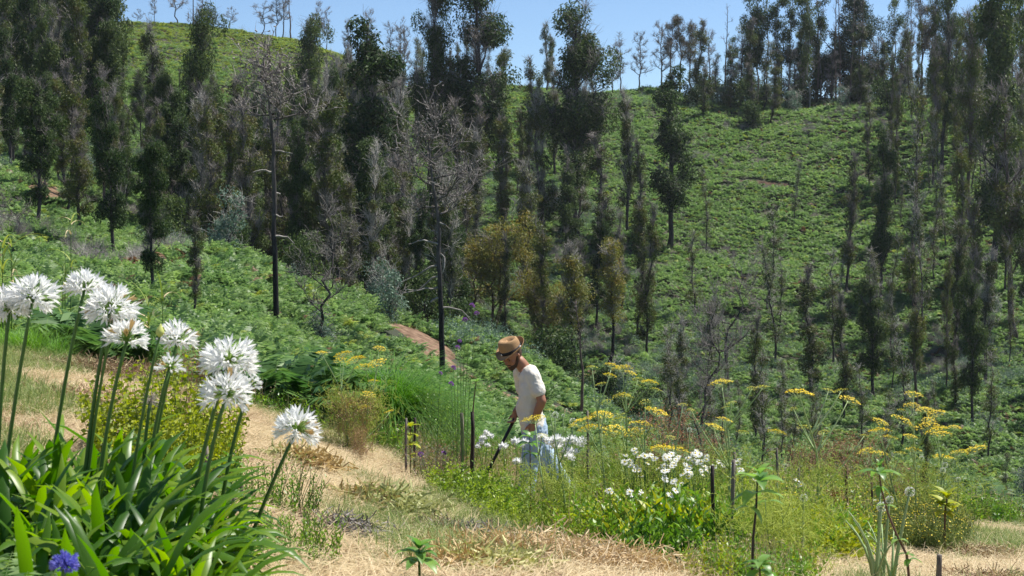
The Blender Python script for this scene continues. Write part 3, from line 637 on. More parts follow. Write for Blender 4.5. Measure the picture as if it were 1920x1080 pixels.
# bare trees along the skyline of the left hill
for i, (px, pt, kd) in enumerate([(258, 18, 'skeleton_spread'), (291, -14, 'skeleton'), (334, -30, 'skeleton_spread'), (362, -60, 'pole'), (380, -25, 'skeleton'), (352, 22, 'skeleton'), (432, 16, 'skeleton_spread'), (487, 6, 'skeleton_spread'),
     (518, -25, 'skeleton'), (529, -40, 'skeleton'), (546, -50, 'pole'), (601, 5, 'skeleton'), (612, 14, 'skeleton'), (588, 30, 'skeleton_spread'), (648, 45, 'skeleton'), (690, 22, 'skeleton'), (733, 45, 'skeleton'), (748, 42, 'skeleton'), (762, 52, 'skeleton'), (655, 38, 'skeleton')]):
    Yr = 201 if px < 560 else 203; nm = {'skeleton': 'narrow bare tree', 'skeleton_spread': 'spreading bare tree', 'pole': 'bare pole trunk'}[kd]
    where = ['first from the left', 'with its top cut by the photo', 'forked and tall', 'taller than its neighbours', 'beside the tall pole', 'low between two tall ones', 'small and alone', 'wide and flat topped', 'left in a tight group', 'middle of a tight group',
             'right in a tight group', 'left of a close pair', 'right of a close pair', 'crooked beside the close pair', 'pale behind the dark crowns', 'left of the dark column', 'right of the dark column', 'beside the forked eucalyptus', 'touching the forked eucalyptus', 'short behind the saddle'][i]
    tpix(kd, px, 0, pt, '%s on the left hill skyline, %s' % (nm, where), 1.0 if kd != 'skeleton' else .8, group='bare trees on the hill skyline', Y=Yr)
# the ridge on the right
RID = [('skeleton', 1150, 90), ('skeleton', 1166, 70), ('skeleton', 1195, 60), ('skeleton', 1238, 48), ('ridge_pine', 1258, 40), ('ridge_pine', 1275, 38), ('ridge_pine', 1294, 44), ('skeleton', 1330, 60), ('pole', 1359, 12), ('ridge_euc', 1372, 70), ('skeleton', 1388, 70),
 ('ridge_euc', 1405, -25), ('ridge_euc', 1422, -15), ('ridge_euc', 1437, -20), ('ridge_euc', 1452, 5), ('ridge_euc', 1475, -18), ('pole', 1466, 20), ('ridge_euc', 1505, -12), ('ridge_euc', 1518, 0), ('pole', 1530, -30), ('ridge_euc', 1540, -5),
 ('pole', 1566, -20), ('pole', 1574, -25), ('pole', 1593, -10), ('pole', 1612, -20), ('ridge_euc', 1676, 0), ('skeleton', 1690, 60), ('pole', 1708, -10), ('ridge_pine', 1728, 5), ('ridge_pine', 1745, 18), ('skeleton', 1840, 10), ('ridge_euc', 1885, -10), ('ridge_pine', 1910, 0), ('skeleton', 1700, 90), ('skeleton', 1655, 70), ('skeleton', 1560, 100), ('skeleton', 1490, 90)]
RL = {'skeleton': 'thin bare grey tree on the right ridge', 'ridge_pine': 'brown topped pine on the right ridge', 'pole': 'bare pale pole on the right ridge', 'ridge_euc': 'pale stemmed eucalyptus on the right ridge'}
EX = ['left of the pines', 'with a spreading tip', 'in the gap of sky', 'touching the pine trio', 'left one of three', 'middle one of three', 'right one of three', 'between pines and tall poles', 'standing highest in the gap', 'short beside the high pole', 'low before the tall group', 'first of the tall group', 'second of the tall group', 'third of the tall group',
      'shortest of the tall group', 'alone after the tall group', 'thin beside the tall group', 'left of the broad conifer', 'close left of the broad conifer', 'leaning beside the conifer', 'touching the conifer', 'in front of the conifer, left', 'in front of the conifer, near left', 'in front of the conifer, middle', 'in front of the conifer, right',
      'right of the broad conifer', 'low right of the conifer', 'between conifer and brown pines', 'left of the heavy dark eucalyptus', 'touching the heavy dark eucalyptus', 'beside the rusty tree', 'near the right edge', 'at the right edge', 'low and faint', 'low under the conifer edge', 'low at the conifer foot', 'low among tall poles']
for (kd, px, pt), ex in zip(RID, EX): tpix(kd, px, 0, pt, RL[kd]+', '+ex, 1.0 if kd != 'pole' else .8, group='trees along the right ridge', Y=(186 if px < 1300 else 181)+U(-3, 3))
for px, pb, pt, wf, lb in [(1545, 182, 112, 1.4, 'dark round bush at the foot of the conifer, left'), (1597, 168, 122, 1.3, 'dark bush in the middle below the conifer'), (1628, 195, 130, 1.3, 'dark bush with shadow below the conifer, right'), (1405, 245, 195, 1.2, 'low bush under the pair of small trees'), (1675, 215, 150, 1.2, 'greyish bush right of the conifer')]:
    tpix('bush', px, pb, pt, lb, wf, Y0=100)
# filling the stands: each tree is described by its look and the landmark next to it
MARKS = [(-60, 'picture edge at the left'), (60, 'tall dark left edge tree'), (128, 'scraped earth bank'), (205, 'dark tree beside the hilltop'), (285, 'grey bare topped tree'), (390, 'large dark hilltop eucalyptus'), (515, 'tall burnt pine'), (606, 'forked dead tree'), (695, 'dark leafy column'), (824, 'twisted burnt pine'), (880, 'broad cut off eucalyptus'),
 (930, 'rounded gold acacia'), (1000, 'slim central eucalypts'), (1082, 'lone green eucalyptus'), (1140, 'gold topped pair'), (1255, 'dark column tree'), (1362, 'purple dead tree'), (1445, 'pair of small slope trees'), (1524, 'narrow pointed tree'), (1585, 'multi stemmed scorched tree'), (1640, 'full dark regrown tree'), (1715, 'tall thin scorched tree'), (1765, 'heavy dark eucalyptus'), (1812, 'rusty leaved tree'), (1862, 'tall right edge eucalyptus'), (2000, 'picture edge at the right')]
USED = set()
def LBL(s, s2, front):
    w = ' nearer ' if front else ' farther '
    for c in (s, s.replace(' ', w, 1), s2, s2.replace(' ', w, 1)):
        if c not in USED and len(c.split()) <= 16: USED.add(c); return c
    return s if len(s.split()) <= 16 else s2
def stand(n, pxr, Yr, kinds, hr, where, wr=(.9, 1.25), mind=2.6, ok=None, top=None):
    c = 0; tries = 0
    while c < n and tries < n*80:
        tries += 1; px, Y = U(*pxr), math.sqrt(U(Yr[0]**2, Yr[1]**2)); g = G(px, Y); pb = pixel(g.x, g.y, g.z)[1]
        if ok and not ok(px, pb, Y): continue
        if any((g.x-a)**2+(g.y-b)**2 < mind**2 for a, b, _ in PLACED): continue
        kd = R.choices([k[0] for k in kinds], [k[1] for k in kinds])[0]; hh = U(*hr)*(1 if 'bush' not in kd else .33)
        if top is not None:
            mx = (pb-np.interp(px, top[0], top[1]))*Y/FPX
            if mx < 3: continue
            hh = min(hh, mx*U(.85, 1.0))
        desc = {'column': 'dark leafy column', 'column_wide': 'wide dark eucalyptus', 'slender': 'slender olive tree', 'greyed': 'grey twiggy tree', 'greyed_brown': 'patchy brown tree', 'sparse': 'thin sparse sapling',
                'rusty': 'rusty leaved tree', 'bush': 'low dark bush', 'blue_bush': 'low bluish bush', 'pole': 'bare dark trunk', 'skeleton': 'bare grey tree'}[kd]
        mk = min(MARKS, key=lambda m_: abs(m_[0]-px)); rel = 'behind' if abs(mk[0]-px) < 9 else ('left of' if px < mk[0] else 'right of')
        f = (Y-Yr[0])/(Yr[1]-Yr[0]); size = ['lowest', 'short', 'medium', 'tall', 'tallest'][int(max(0, min(4, 5*(hh-hr[0]*.7)/(hr[1]-hr[0]*.7))))]; front = f < .5
        tree(kd, g, hh, LBL('%s %s %s, %s the %s' % (size, desc, where, rel, mk[1]), '%s %s %s the %s' % (size, desc, rel, mk[1]), front), '%s %s' % (desc.replace('bush', 'bushe').replace('eucalyptus', 'eucalypt')+'s', where), U(*wr)); c += 1
    return c
TL = ([-200, 205, 225, 300, 380, 470, 560, 640, 760, 900, 1140, 1220], [-80, -60, 150, 120, 140, 150, 110, 100, 120, 130, 150, 200])
stand(104, (-50, 760), (94, 176), [('column', 8), ('greyed', 4), ('greyed_brown', 2), ('slender', 7), ('column_wide', .4)], (11, 17.0), 'of the left forest', (.72, 1.05), 1.9, None, TL)
stand(18, (-50, 215), (140, 188), [('column', 5), ('greyed', 5), ('column_wide', 1)], (12, 17), 'of the upper left stand', (1.0, 1.4), 3)
stand(30, (-50, 330), (76, 98), [('greyed', 3), ('column', 4), ('slender', 5), ('blue_bush', 4), ('greyed_brown', 3)], (5, 9), 'of the near left slope', (.9, 1.3), 3)
stand(44, (690, 1215), (96, 165), [('column', 4), ('greyed', 4), ('greyed_brown', 3), ('slender', 5)], (7.5, 12), 'of the central stand', (.9, 1.3), 2.2, lambda px, pb, Y: not (px > 1140 and Y > 130), TL)
stand(14, (640, 1160), (84, 104), [('bush', 5), ('blue_bush', 2), ('greyed', 2), ('slender', 4)], (6, 9), 'of the shaded gully', (1, 1.5), 2.6, lambda px, pb, Y: px < 850)
stand(12, (850, 1200), (76, 100), [('bush', 5), ('blue_bush', 2)], (6, 9), 'of the shaded gully', (1, 1.5), 2.0)
stand(46, (300, 850), (76, 98), [('column', 5), ('slender', 6), ('greyed', 3), ('greyed_brown', 3), ('bush', 2)], (7, 11), 'behind the spur', (.9, 1.3), 2.0, None, TL)
stand(40, (1270, 1980), (84, 165), [('sparse', 8), ('slender', 3), ('greyed_brown', 2), ('blue_bush', 2), ('greyed', 1)], (4.5, 9.5), 'of the open slope', (1.0, 1.3), 5, lambda px, pb, Y: px > 1620 or Y < 118)
stand(38, (1640, 1980), (88, 170), [('sparse', 3), ('rusty', 3), ('greyed_brown', 4), ('column', 4), ('slender', 5)], (9, 16), 'of the right stand', (.55, .85), 2.6)
stand(14, (1500, 1980), (60, 90), [('sparse', 5), ('blue_bush', 3), ('slender', 2)], (3, 6), 'of the slope foot', (.9, 1.2), 4)
stand(14, (1250, 1480), (62, 84), [('greyed', .6), ('sparse', 8), ('blue_bush', 1.5)], (3.5, 6.5), 'of the grey thicket', (1, 1.3), 2.4)
stand(64, (1150, 1920), (174, 189), [('bush', 6), ('blue_bush', 2), ('sparse', 2), ('slender', 4)], (6, 11), 'of the ridge scrub', (1.1, 1.6), 1.7, lambda px, pb, Y: px > 1290)
stand(12, (1380, 1900), (182, 190), [('ridge_euc', 1)], (11, 15), 'of the ridge scrub', (1, 1.3), 2.0) if False else None
stand(14, (770, 1150), (178, 196), [('sparse', 3), ('slender', 6), ('greyed', 3)], (6, 9), 'of the central ridge', (1, 1.4), 3)
stand(10, (280, 800), (60, 72), [('blue_bush', 4), ('bush', 2)], (5, 8), 'of the spur crest', (.9, 1.2), 3)
stand(12, (-40, 330), (60, 76), [('column', 5), ('greyed', 2), ('slender', 4), ('bush', 1)], (6, 9), 'of the lower left slope', (.9, 1.3), 4)
tpix('blue_bush', 612, 655, 585, 'blue green bush around the foot of the forked dead tree', 1.3, Y0=26)
tpix('blue_bush', 735, 580, 520, 'pale blue green sapling at the top of the dirt path', 1.0, Y0=60)
# ================================================================ the garden terrace
M['aga_leaf'] = leafm('agapanthus_leaf', (.042, .102, .008), (.130, .245, .020), rough=.36, trans=.45, objvar=.5, spec=.38, tc=2.0)
M['stem'] = leafm('green_stem', (.05, .12, .02), (.08, .16, .03), rough=.45, trans=.0, objvar=.15)
M['pedicel'] = leafm('pedicel_green', (.20, .34, .06), (.28, .42, .09), trans=.2, objvar=.1)
M['petal'] = leafm('white_petal', (.84, .85, .84), (.90, .90, .88), trans=.5, objvar=.03, rough=.6, tc=1.0)
M['petal_blue'] = leafm('blue_petal', (.12, .13, .50), (.26, .26, .68), trans=.3, objvar=.1, tc=1.0)
M['bud'] = leafm('bud_green', (.42, .48, .12), (.55, .58, .18), trans=.1, objvar=.1)
M['seed'] = leafm('dried_pedicel', (.50, .42, .36), (.66, .58, .50), trans=.1, objvar=.1)
M['lime'] = leafm('lime_leaf', (.22, .29, .02), (.44, .46, .05), trans=.4, objvar=.15, rough=.45)
M['midgreen'] = leafm('garden_leaf', (.09, .21, .025), (.24, .39, .05), trans=.35, objvar=.15, rough=.4, spec=.45)
M['herb'] = leafm('herb_leaf', (.18, .29, .03), (.36, .46, .06), trans=.4, objvar=.2, rough=.45)
M['yellow'] = leafm('yellow_flower', (.80, .60, .03), (.90, .74, .08), trans=.2, objvar=.08)
M['yellow_gr'] = leafm('greenish_yellow_flower', (.58, .56, .08), (.72, .68, .12), trans=.2, objvar=.1)
M['fennel'] = leafm('fennel_stem', (.22, .32, .12), (.34, .44, .20), trans=.0, objvar=.12, rough=.5)
M['fennel_lf'] = leafm('fennel_leaf', (.36, .46, .07), (.58, .64, .13), trans=.3, objvar=.15)
M['dock'] = leafm('rust_seed', (.20, .09, .04), (.38, .20, .10), trans=.15, objvar=.2)
M['purple'] = leafm('purple_flower', (.20, .08, .30), (.38, .18, .50), trans=.2, objvar=.1)
M['wither'] = leafm('withered_leaf', (.36, .24, .09), (.62, .48, .24), trans=.2, objvar=.15)
M['witherg'] = leafm('wilting_green', (.28, .30, .09), (.56, .55, .25), trans=.25, objvar=.15)
M['wood_grey'] = barkm('weathered_stake', (.10, .085, .07), (.30, .26, .22), 14, stretch=.12)
M['wood_dark'] = barkm('dark_stake', (.018, .015, .014), (.08, .06, .05), 14, stretch=.12)
M['wood_red'] = barkm('brown_stake', (.08, .045, .03), (.20, .12, .08), 14, stretch=.12)

def to_dir(v):  # rotation that takes +Z to v
    return Vector(v).normalized().to_track_quat('Z', 'Y').to_euler()
def strap_mesh(seed, L=.6, W=.045, el=1.25, droop=1.9, seg=7):
    r = np.random.RandomState(seed); mb = MB(); p = np.zeros(3); e = el; V = []; yaw = 0
    for i in range(seg+1):
        t = i/seg; w = W*(.55+.45*min(1, t*3))*(1 if t < .72 else max(.05, 1-((t-.72)/.28)**1.6)); T = np.array([math.cos(e)*math.cos(yaw), math.cos(e)*math.sin(yaw), math.sin(e)])
        S = np.array([-math.sin(yaw), math.cos(yaw), 0]); Nn = np.cross(T, S); tw = .35*(t**2)*(1 if seed % 2 else -1); S = S*math.cos(tw)+Nn*math.sin(tw); Nn = np.cross(T, S)
        V += [p+S*w/2-Nn*w*.18, p.copy(), p-S*w/2-Nn*w*.18]; p = p+T*L/seg; e -= droop/seg*(.35+1.4*t); yaw += r.normal(0, .05)
    F = []
    for i in range(seg): b = 3*i; F += [[b, b+1, b+4, b+3], [b+1, b+2, b+5, b+4]]
    mb.add(V, F); return mb.mesh('agapanthus_leaf', M['aga_leaf'], True)
STRAP = [strap_mesh(1, .48, .034, 1.3, 1.3), strap_mesh(2, .48, .038, 1.2, 2.1), strap_mesh(3, .48, .035, 1.1, 2.5), strap_mesh(4, .44, .038, 1.3, 3.0), strap_mesh(5, .50, .028, 1.35, 1.6), strap_mesh(6, .38, .035, .9, 1.9), strap_mesh(7, .44, .030, .75, 1.6), strap_mesh(8, .44, .033, 1.4, .9)]
def floret_mesh(seed, openn=1.0, mat='petal'):
    r = np.random.RandomState(seed); mb = MB(); n = 6; z0 = .018
    for i in range(n):
        a = 2*math.pi*i/n+r.normal(0, .06); a1, a2 = a-.5, a+.5; c = lambda an, rr, z: (math.cos(an)*rr, math.sin(an)*rr, z)
        o = openn*r.uniform(.8, 1.15); L = r.uniform(.9, 1.1)
        V = [c(a1, .003, 0), c(a2, .003, 0), c(a1, .007, z0), c(a2, .007, z0), c(a-.30/max(o, .4)*.9, .007+.011*o, z0+.018*L), c(a+.30/max(o, .4)*.9, .007+.011*o, z0+.018*L), c(a, .007+.022*o, z0+.034*L)]
        mb.add(V, [[0, 1, 3, 2], [2, 3, 5, 4]]); mb.f.append((np.array([[4, 5, 6]])+mb.n-7, 0))
    if openn > .7:
        A = np.zeros((5, 3)); A[:, 2] = .012; D = nrm(rdir(5, r)*.35+[0, 0, 1]); segs(mb, A, A+D*.026, .0008, .0005, 3)
    return mb.mesh('floret', M[mat], False)
M['wither'] = M['wither']; FLO = [floret_mesh(1, 1.1), floret_mesh(2, .85), floret_mesh(3, 1.3), floret_mesh(4, .12), floret_mesh(8, .25, 'wither')]
FLO_B = [floret_mesh(5, .5, 'petal_blue'), floret_mesh(6, .25, 'petal_blue')]
def flower_head(parent, c, rad, n, zmin=-.45, flo=FLO, closed=.15, up=(0, 0, 1), ped='pedicel', seed=0, squash=1.0):
    r = np.random.RandomState(seed); d = rdir(n*3, r, zmin, 1); pick = []
    for v in d:      # spread them evenly
        if all(np.dot(v, w) < math.cos(1.75/math.sqrt(n)) for w in pick): pick.append(v)
        if len(pick) >= n: break
    mb = MB(); rot = Vector((0, 0, 1)).rotation_difference(Vector(up).normalized()); L = .05*rad/.1; ped_l = rad-L*.92; ends = []
    for v in pick:
        v = np.array(rot @ Vector(v)); l = ped_l*r.uniform(.72, 1.12); e = v*l; ends.append((v, e)); mid = v*l*.5+np.array([0, 0, .12*l]); segs(mb, [np.zeros(3), mid], [mid, e], .0019, .0016, 3)
    h = ob('flower_head', mb.mesh('flower_head', M[ped]), parent, c)
    for v, e in ends:
        k = 4 if (len(flo) > 4 and r.uniform() < .07) else 3 if r.uniform() < closed and len(flo) > 3 else r.randint(0, min(3, len(flo))); vv = Vector(v)+Vector((0, 0, -.12))
        ob('floret', flo[k], h, tuple(e), to_dir(vv), rad/.1*r.uniform(.62, 1.08))
    return h
def aga(px, Y, label, head=None, nl=34, scl=1.0, grp='agapanthus plants of the clump', el=0, blue=False):
    """one agapanthus plant; head = (hx, hy, radius px, low x, low y, kind)"""
    g = G(px, Y); t = thing('agapanthus_plant', label, 'agapanthus', g, 0, grp)
    nl = int(nl*1.6) if nl > 10 else nl
    for i in range(nl):
        a = i*2.39996+U(-.3, .3); m_ = STRAP[R.choice([0, 1, 1, 2, 2, 3, 4, 5, 6, 7])]
        ob('leaf', m_, t, (math.cos(a)*.03, math.sin(a)*.03, U(-.03, .02)), (U(-.15, .15), U(-.15, .15), a), scl*U(.7, 1.15)*min(1.1, .9+(Y-3.8)*.2)*(1.08 if px < 300 else (1 if px < 370 else .72)))
    for hd in (head or []):
        hx, hy, rp, lx, ly, kd = hd; c = P(hx, hy, Y)-g; lo = P(lx, ly, Y)-g; b0 = Vector((max(-.25, min(.25, lo.x*.25)), 0, 0)); r_ = rp*Y/FPX; cc = Vector((c.x, c.y, c.z))
        pts = [b0]
        for k in range(1, 9):
            s = k/8; q = (1-s)**2*b0+2*s*(1-s)*lo.lerp(b0.lerp(cc, .5), .4)+s*s*cc; pts.append(q)
        mb = MB(); tube(mb, pts, np.linspace(.0085, .006, 9)*(1.0 if rp > 20 else .8), 7); ob('flower_stem', mb.mesh('flower_stem', M['stem'], True), t)
        upv = (pts[-1]-pts[-2]).normalized(); upv = (upv*.5+Vector((0, 0, .6)))
        if kd == 'bud':
            mb = MB(); k = 8; z = np.linspace(0, 1, k); pr = np.array([.3, .75, 1, .98, .8, .55, .28, .03])*r_*.62; tube(mb, [(0, 0, zz*r_*2) for zz in z], pr, 9); ob('bud', mb.mesh('bud', M['bud'], True), t, pts[-1], to_dir(upv))
        elif kd == 'seed':
            mb = MB(); d = rdir(70, np.random.RandomState(5), -.7, 1); segs(mb, d*0, d*r_*NP.uniform(.6, 1, (70, 1)), .001, .0007, 3); s_ = ob('seed_head', mb.mesh('seed_head', M['seed']), t, pts[-1])
        elif kd == 'young': flower_head(t, pts[-1], r_, 26, -.1, closed=.75, up=upv, seed=int(hx))
        elif kd == 'blue': flower_head(t, pts[-1], r_, 60, -.1, FLO_B, 0, up=(0, 0, 1), ped='petal_blue', seed=3)
        else: flower_head(t, pts[-1], r_, {'big': 54, 'mid': 40}.get(kd, 34), -.38 if kd == 'big' else -.05, up=upv, seed=int(hx), closed=.12)
    return t
aga(-20, 5.0, 'agapanthus at the left edge with two large white heads one above the other', [(62, 560, 52, 10, 770, 'big'), (18, 580, 46, -6, 690, 'big')], 26)
aga(70, 5.2, 'agapanthus with white head on a long stem, second from the left edge', [(158, 545, 43, 92, 760, 'mid')], 26)
aga(140, 5.0, 'agapanthus with big round white head on a double stem above the lime shrub', [(207, 580, 52, 150, 775, 'big'), (212, 600, 20, 160, 780, 'seed')], 26)
aga(165, 4.9, 'agapanthus with loose white head hanging low beside the lime shrub', [(238, 640, 46, 176, 770, 'mid')], 24)
aga(215, 4.9, 'agapanthus with a single pale green closed bud', [(299, 632, 13, 246, 780, 'bud')], 24)
aga(240, 5.4, 'agapanthus with open white head in front of the rusty seed heads', [(333, 640, 42, 290, 760, 'mid')], 22)
aga(260, 5.1, 'agapanthus with small half opened greenish white head over the lime shrub', [(318, 690, 30, 265, 790, 'young'), (282, 752, 25, 262, 800, 'seed')], 24)
aga(330, 4.7, 'agapanthus with the tallest dense white head right of the lime shrub', [(430, 678, 55, 350, 850, 'big')], 26)
aga(370, 4.6, 'agapanthus with large white head leaning just below the tallest one', [(425, 742, 54, 352, 880, 'big')], 26)
aga(395, 5.2, 'agapanthus with small budding head peeping out right of the dense heads', [(470, 722, 24, 405, 850, 'young')], 20)
aga(430, 5.1, 'agapanthus at the right end of the clump with lone white head over the straw', [(557, 806, 48, 470, 965, 'big')], 10, .8)
for i, (px, Y) in enumerate([(20, 4.4), (110, 4.5), (190, 4.3), (270, 4.4), (345, 4.2), (400, 4.4), (300, 4.9), (90, 4.9), (150, 4.0), (250, 3.95), (-60, 4.7), (350, 5.2), (200, 5.4), (60, 3.95), (350, 3.8), (140, 5.3), (260, 5.6), (20, 5.4), (230, 4.6), (310, 4.5), (70, 4.7), (380, 4.9)]):
    aga(px, Y, 'flowerless agapanthus rosette, %s, %s' % (['lowest front row', 'second row', 'third row', 'fourth row', 'highest back row'][0 if Y < 4.1 else (1 if Y < 4.45 else (2 if Y < 4.8 else (3 if Y < 5.25 else 4)))], ['cut by the left edge', 'by the left edge', 'left of the fern tips', 'below the second head', 'below the round double stem head', 'below the loose low head', 'below the green bud', 'below the open head', 'left below the tallest heads', 'right below the tallest heads', 'left of the black stake', 'next to the black stake'][int(min(11, max(0, (px+60)//46)))]), None, 24, U(.95, 1.15), 'flowerless agapanthus rosettes of the clump')
aga(60, 3.3, 'agapanthus with small blue head at the bottom left corner', [(122, 1062, 30, 110, 1110, 'blue')], 8, .6, None)
for px, Y, n in ((20, 3.5, 5), (-10, 3.7, 4)):
    g = G(px, Y); t = thing('fern_plant', 'green fern with clear fronds at the bottom left corner' if n == 5 else 'second fern at the left edge below the agapanthus', 'fern', g)
    for i in range(n):
        mb = MB(); frond(mb, (0, 0, 0), 1.2+i*.55, 1.25, .42+.04*i, 26, .003, 1.1, .26, seg=9); ob('frond', mb.mesh('frond', M['bracken']), t)

# ---- leafy plants made of stems with leaves
def leafy_mesh(seed, w, h, nst, per, L, Wd, lmat, smat='stem', lean=.35, up=.5, r0=.003, start=.15):
    r = np.random.RandomState(seed); S, Lf = MB(), MB(); seg = 5
    a = r.uniform(0, 6.28, nst); rr = w*.45*np.sqrt(r.uniform(size=nst)); p = np.stack([np.cos(a)*rr, np.sin(a)*rr, np.zeros(nst)], 1); hh = h*r.uniform(.6, 1.05, nst)*(1-.35*(rr/(w*.5))**2)
    d = np.stack([np.cos(a)*lean*rr/(w*.5), np.sin(a)*lean*rr/(w*.5), np.ones(nst)], 1)+r.normal(0, .12, (nst, 3)); P_ = [p.copy()]
    for s in range(seg):
        d = d+r.normal(0, .09, (nst, 3)); q = p+nrm(d)*(hh/seg)[:, None]; segs(S, p, q, r0*(1-s/seg*.6), r0*(1-(s+1)/seg*.6), 3); p = q; P_.append(p.copy())
    P_ = np.array(P_)
    for k in range(per):
        t = start+(1-start)*(k+r.uniform(0, 1, nst))/per; f = np.clip(t, 0, .999)*seg; i = f.astype(int); c = P_[i, np.arange(nst)]*(1-(f-i))[:, None]+P_[i+1, np.arange(nst)]*(f-i)[:, None]
        az = k*2.4+r.uniform(0, 1, nst)+a; D = np.stack([np.cos(az), np.sin(az), up+r.normal(0, .35, nst)], 1); leaves(Lf, c, D, L*r.uniform(.6, 1.2, nst)*(1.1-.5*t), Wd*(1.1-.4*t), rng=r, bend=.12)
    return [('stems', S.mesh('stems', M[smat])), ('foliage', Lf.mesh('foliage', M[lmat]))]
def plant(parts, name, label, cat, px, Y, rz=None, scl=1.0, group=None, at=None):
    g = G(px, Y) if at is None else at; t = thing(name, label, cat, g, U(0, 6.28) if rz is None else rz, group, scl if hasattr(scl, '__len__') else (scl,)*3)
    for nm, me in parts:
        o = ob(nm, me, t)
        if nm in ('foliage', 'stems', 'twigs', 'strands', 'blades'): o['kind'] = 'stuff'
    return t
lime = leafy_mesh(1, .95, .74, 120, 28, .062, .032, 'lime', up=.3)
plant(lime, 'lime_shrub', 'bright lime yellow shrub behind the white agapanthus stems', 'shrub', 300, 7.9, scl=(1., .9, .92)); plant(lime, 'lime_shrub', 'darker right part of the lime shrub with reddish stems, low beside the straw', 'shrub', 345, 7.4, scl=(.55, .6, .66))
plant(leafy_mesh(2, .5, .4, 30, 14, .05, .03, 'midgreen'), 'green_shrub', 'small mid green shrub right of the lime shrub foot', 'shrub', 372, 7.0, scl=.9)
# rusty seed head plant behind
def brush(seed, w, h, n, lmat, smat, nl=600, L=.02, W=.012):
    r = np.random.RandomState(seed); S, Lf = MB(), MB(); A = np.stack([r.normal(0, w*.18, n), r.normal(0, w*.18, n), np.zeros(n)], 1); E = []
    for s in range(4):
        D = np.stack([r.normal(0, w*.12, n), r.normal(0, w*.12, n), np.full(n, h/4.)*r.uniform(.7, 1.1, n)], 1); B = A+D; segs(S, A, B, .003*(1-.2*s), .003*(.8-.2*s), 3)
        C = (A+B)/2; D2 = np.stack([r.normal(0, w*.16, n), r.normal(0, w*.16, n), r.uniform(.02, .12, n)*h*2], 1); segs(S, C, C+D2, .0018, .001, 3); E += [B, C+D2] if s > 0 else []; A = B
    E = np.concatenate(E); c = E[r.randint(0, len(E), nl)]+r.normal(0, .025, (nl, 3)); leaves(Lf, c, rdir(nl, r), L*r.uniform(.6, 1.4, nl), W, rng=r)
    return [('twigs', S.mesh('twigs', M[smat])), ('foliage', Lf.mesh('foliage', M[lmat]))]
rusty = brush(3, .6, .9, 50, 'dock', 'straw_dk', 1200)
plant(rusty, 'dry_seed_plant', 'rusty brown seed heads behind the white flowers above the straw', 'plant', 366, 9.2, scl=(.55, .55, .82))
drybr = brush(4, .7, .8, 60, 'wither', 'straw_dk', 1800)
plant(drybr, 'dry_brush', 'dry brown brush below the yellow umbels left of the stakes', 'plant', 662, 14.6, scl=(.75, .75, .85)); plant(drybr, 'dry_brush', 'thin dry tuft with reddish tip in the middle of the straw', 'plant', 672, 13.2, scl=(.25, .25, .5))
plant(brush(6, .7, .6, 70, 'dock', 'twig_dk', 900), 'dry_brush', 'dark purple brown brush at the foot of the two short stakes', 'plant', 815, 13.4, scl=(.75, .75, .75))
for px, Y, s, lb in [(1240, 16.0, 1.25, 'rust red dry brush right of the man behind the yellow umbels'), (1330, 17.0, .9, 'rust red dry brush near the purple dead tree foot'), (1545, 16.5, 1.0, 'rusty brown brush behind the wildflowers, left'), (1600, 17, 1.1, 'rusty brown brush behind the wildflowers, middle'), (1500, 17, .8, 'low rusty brush left of the wildflowers'), (1690, 15.5, .8, 'rusty brush under the right hand yellow umbels')]:
    plant(rusty, 'dry_brush', lb, 'plant', px, Y, scl=(s, s, s*.85))
dock = brush(7, .18, .5, 8, 'dock', 'dock', 1400, .018, .012)
plant(dock, 'dock_plant', 'red brown dock seed spikes left of the brown stake', 'plant', 1563, 11.5, scl=.8); plant(dock, 'dock_plant', 'smaller red dock spike among the wildflowers', 'plant', 1580, 11.8, scl=.6)

# ---- herb patch at the man's feet
HB = [leafy_mesh(20+i, .42, .5, 28, 18, .062, .025, 'herb', up=.6, lean=.2) for i in range(3)]
HG = [leafy_mesh(30+i, .42, .55, 26, 15, .075, .023, 'midgreen', up=.9, lean=.2) for i in range(2)]
HL = {0: 'lime green leafy herb', 1: 'darker narrow leaved herb'}
for i, (px, Y, kd, s, ex) in enumerate([(838, 12.0, 0, .8, 'left end of the patch'), (862, 11.6, 0, .95, 'second from the left end'), (895, 11.3, 0, .95, 'below the short stakes'), (925, 11.0, 0, .9, 'left of the man'), (955, 10.8, 0, .85, 'in front of the tool'), (985, 10.6, 1, .78, 'in front of the legs'),
    (1010, 10.9, 1, .72, 'hiding the feet'), (1040, 10.8, 1, .75, 'in front of the rear foot'), (915, 12.2, 0, .9, 'behind, near the stakes'), (950, 12.0, 1, .55, 'behind, near the tool'), (1020, 10.1, 0, .7, 'at the straw edge'), (1060, 10.3, 1, .75, 'at the right end'), (885, 12.6, 1, .7, 'behind the short stakes'),
    (975, 10.0, 0, .6, 'low in front of the patch'), (940, 10.3, 0, .7, 'low front edge left'), (1075, 11.3, 0, .7, 'under the left umbels')]):
    plant((HB if kd == 0 else HG)[i % 2], 'herb_plant', '%s in the patch around the man, %s' % (HL[kd], ex), 'herb', px, Y, scl=(s, s, s), group='herbs in the patch around the man')

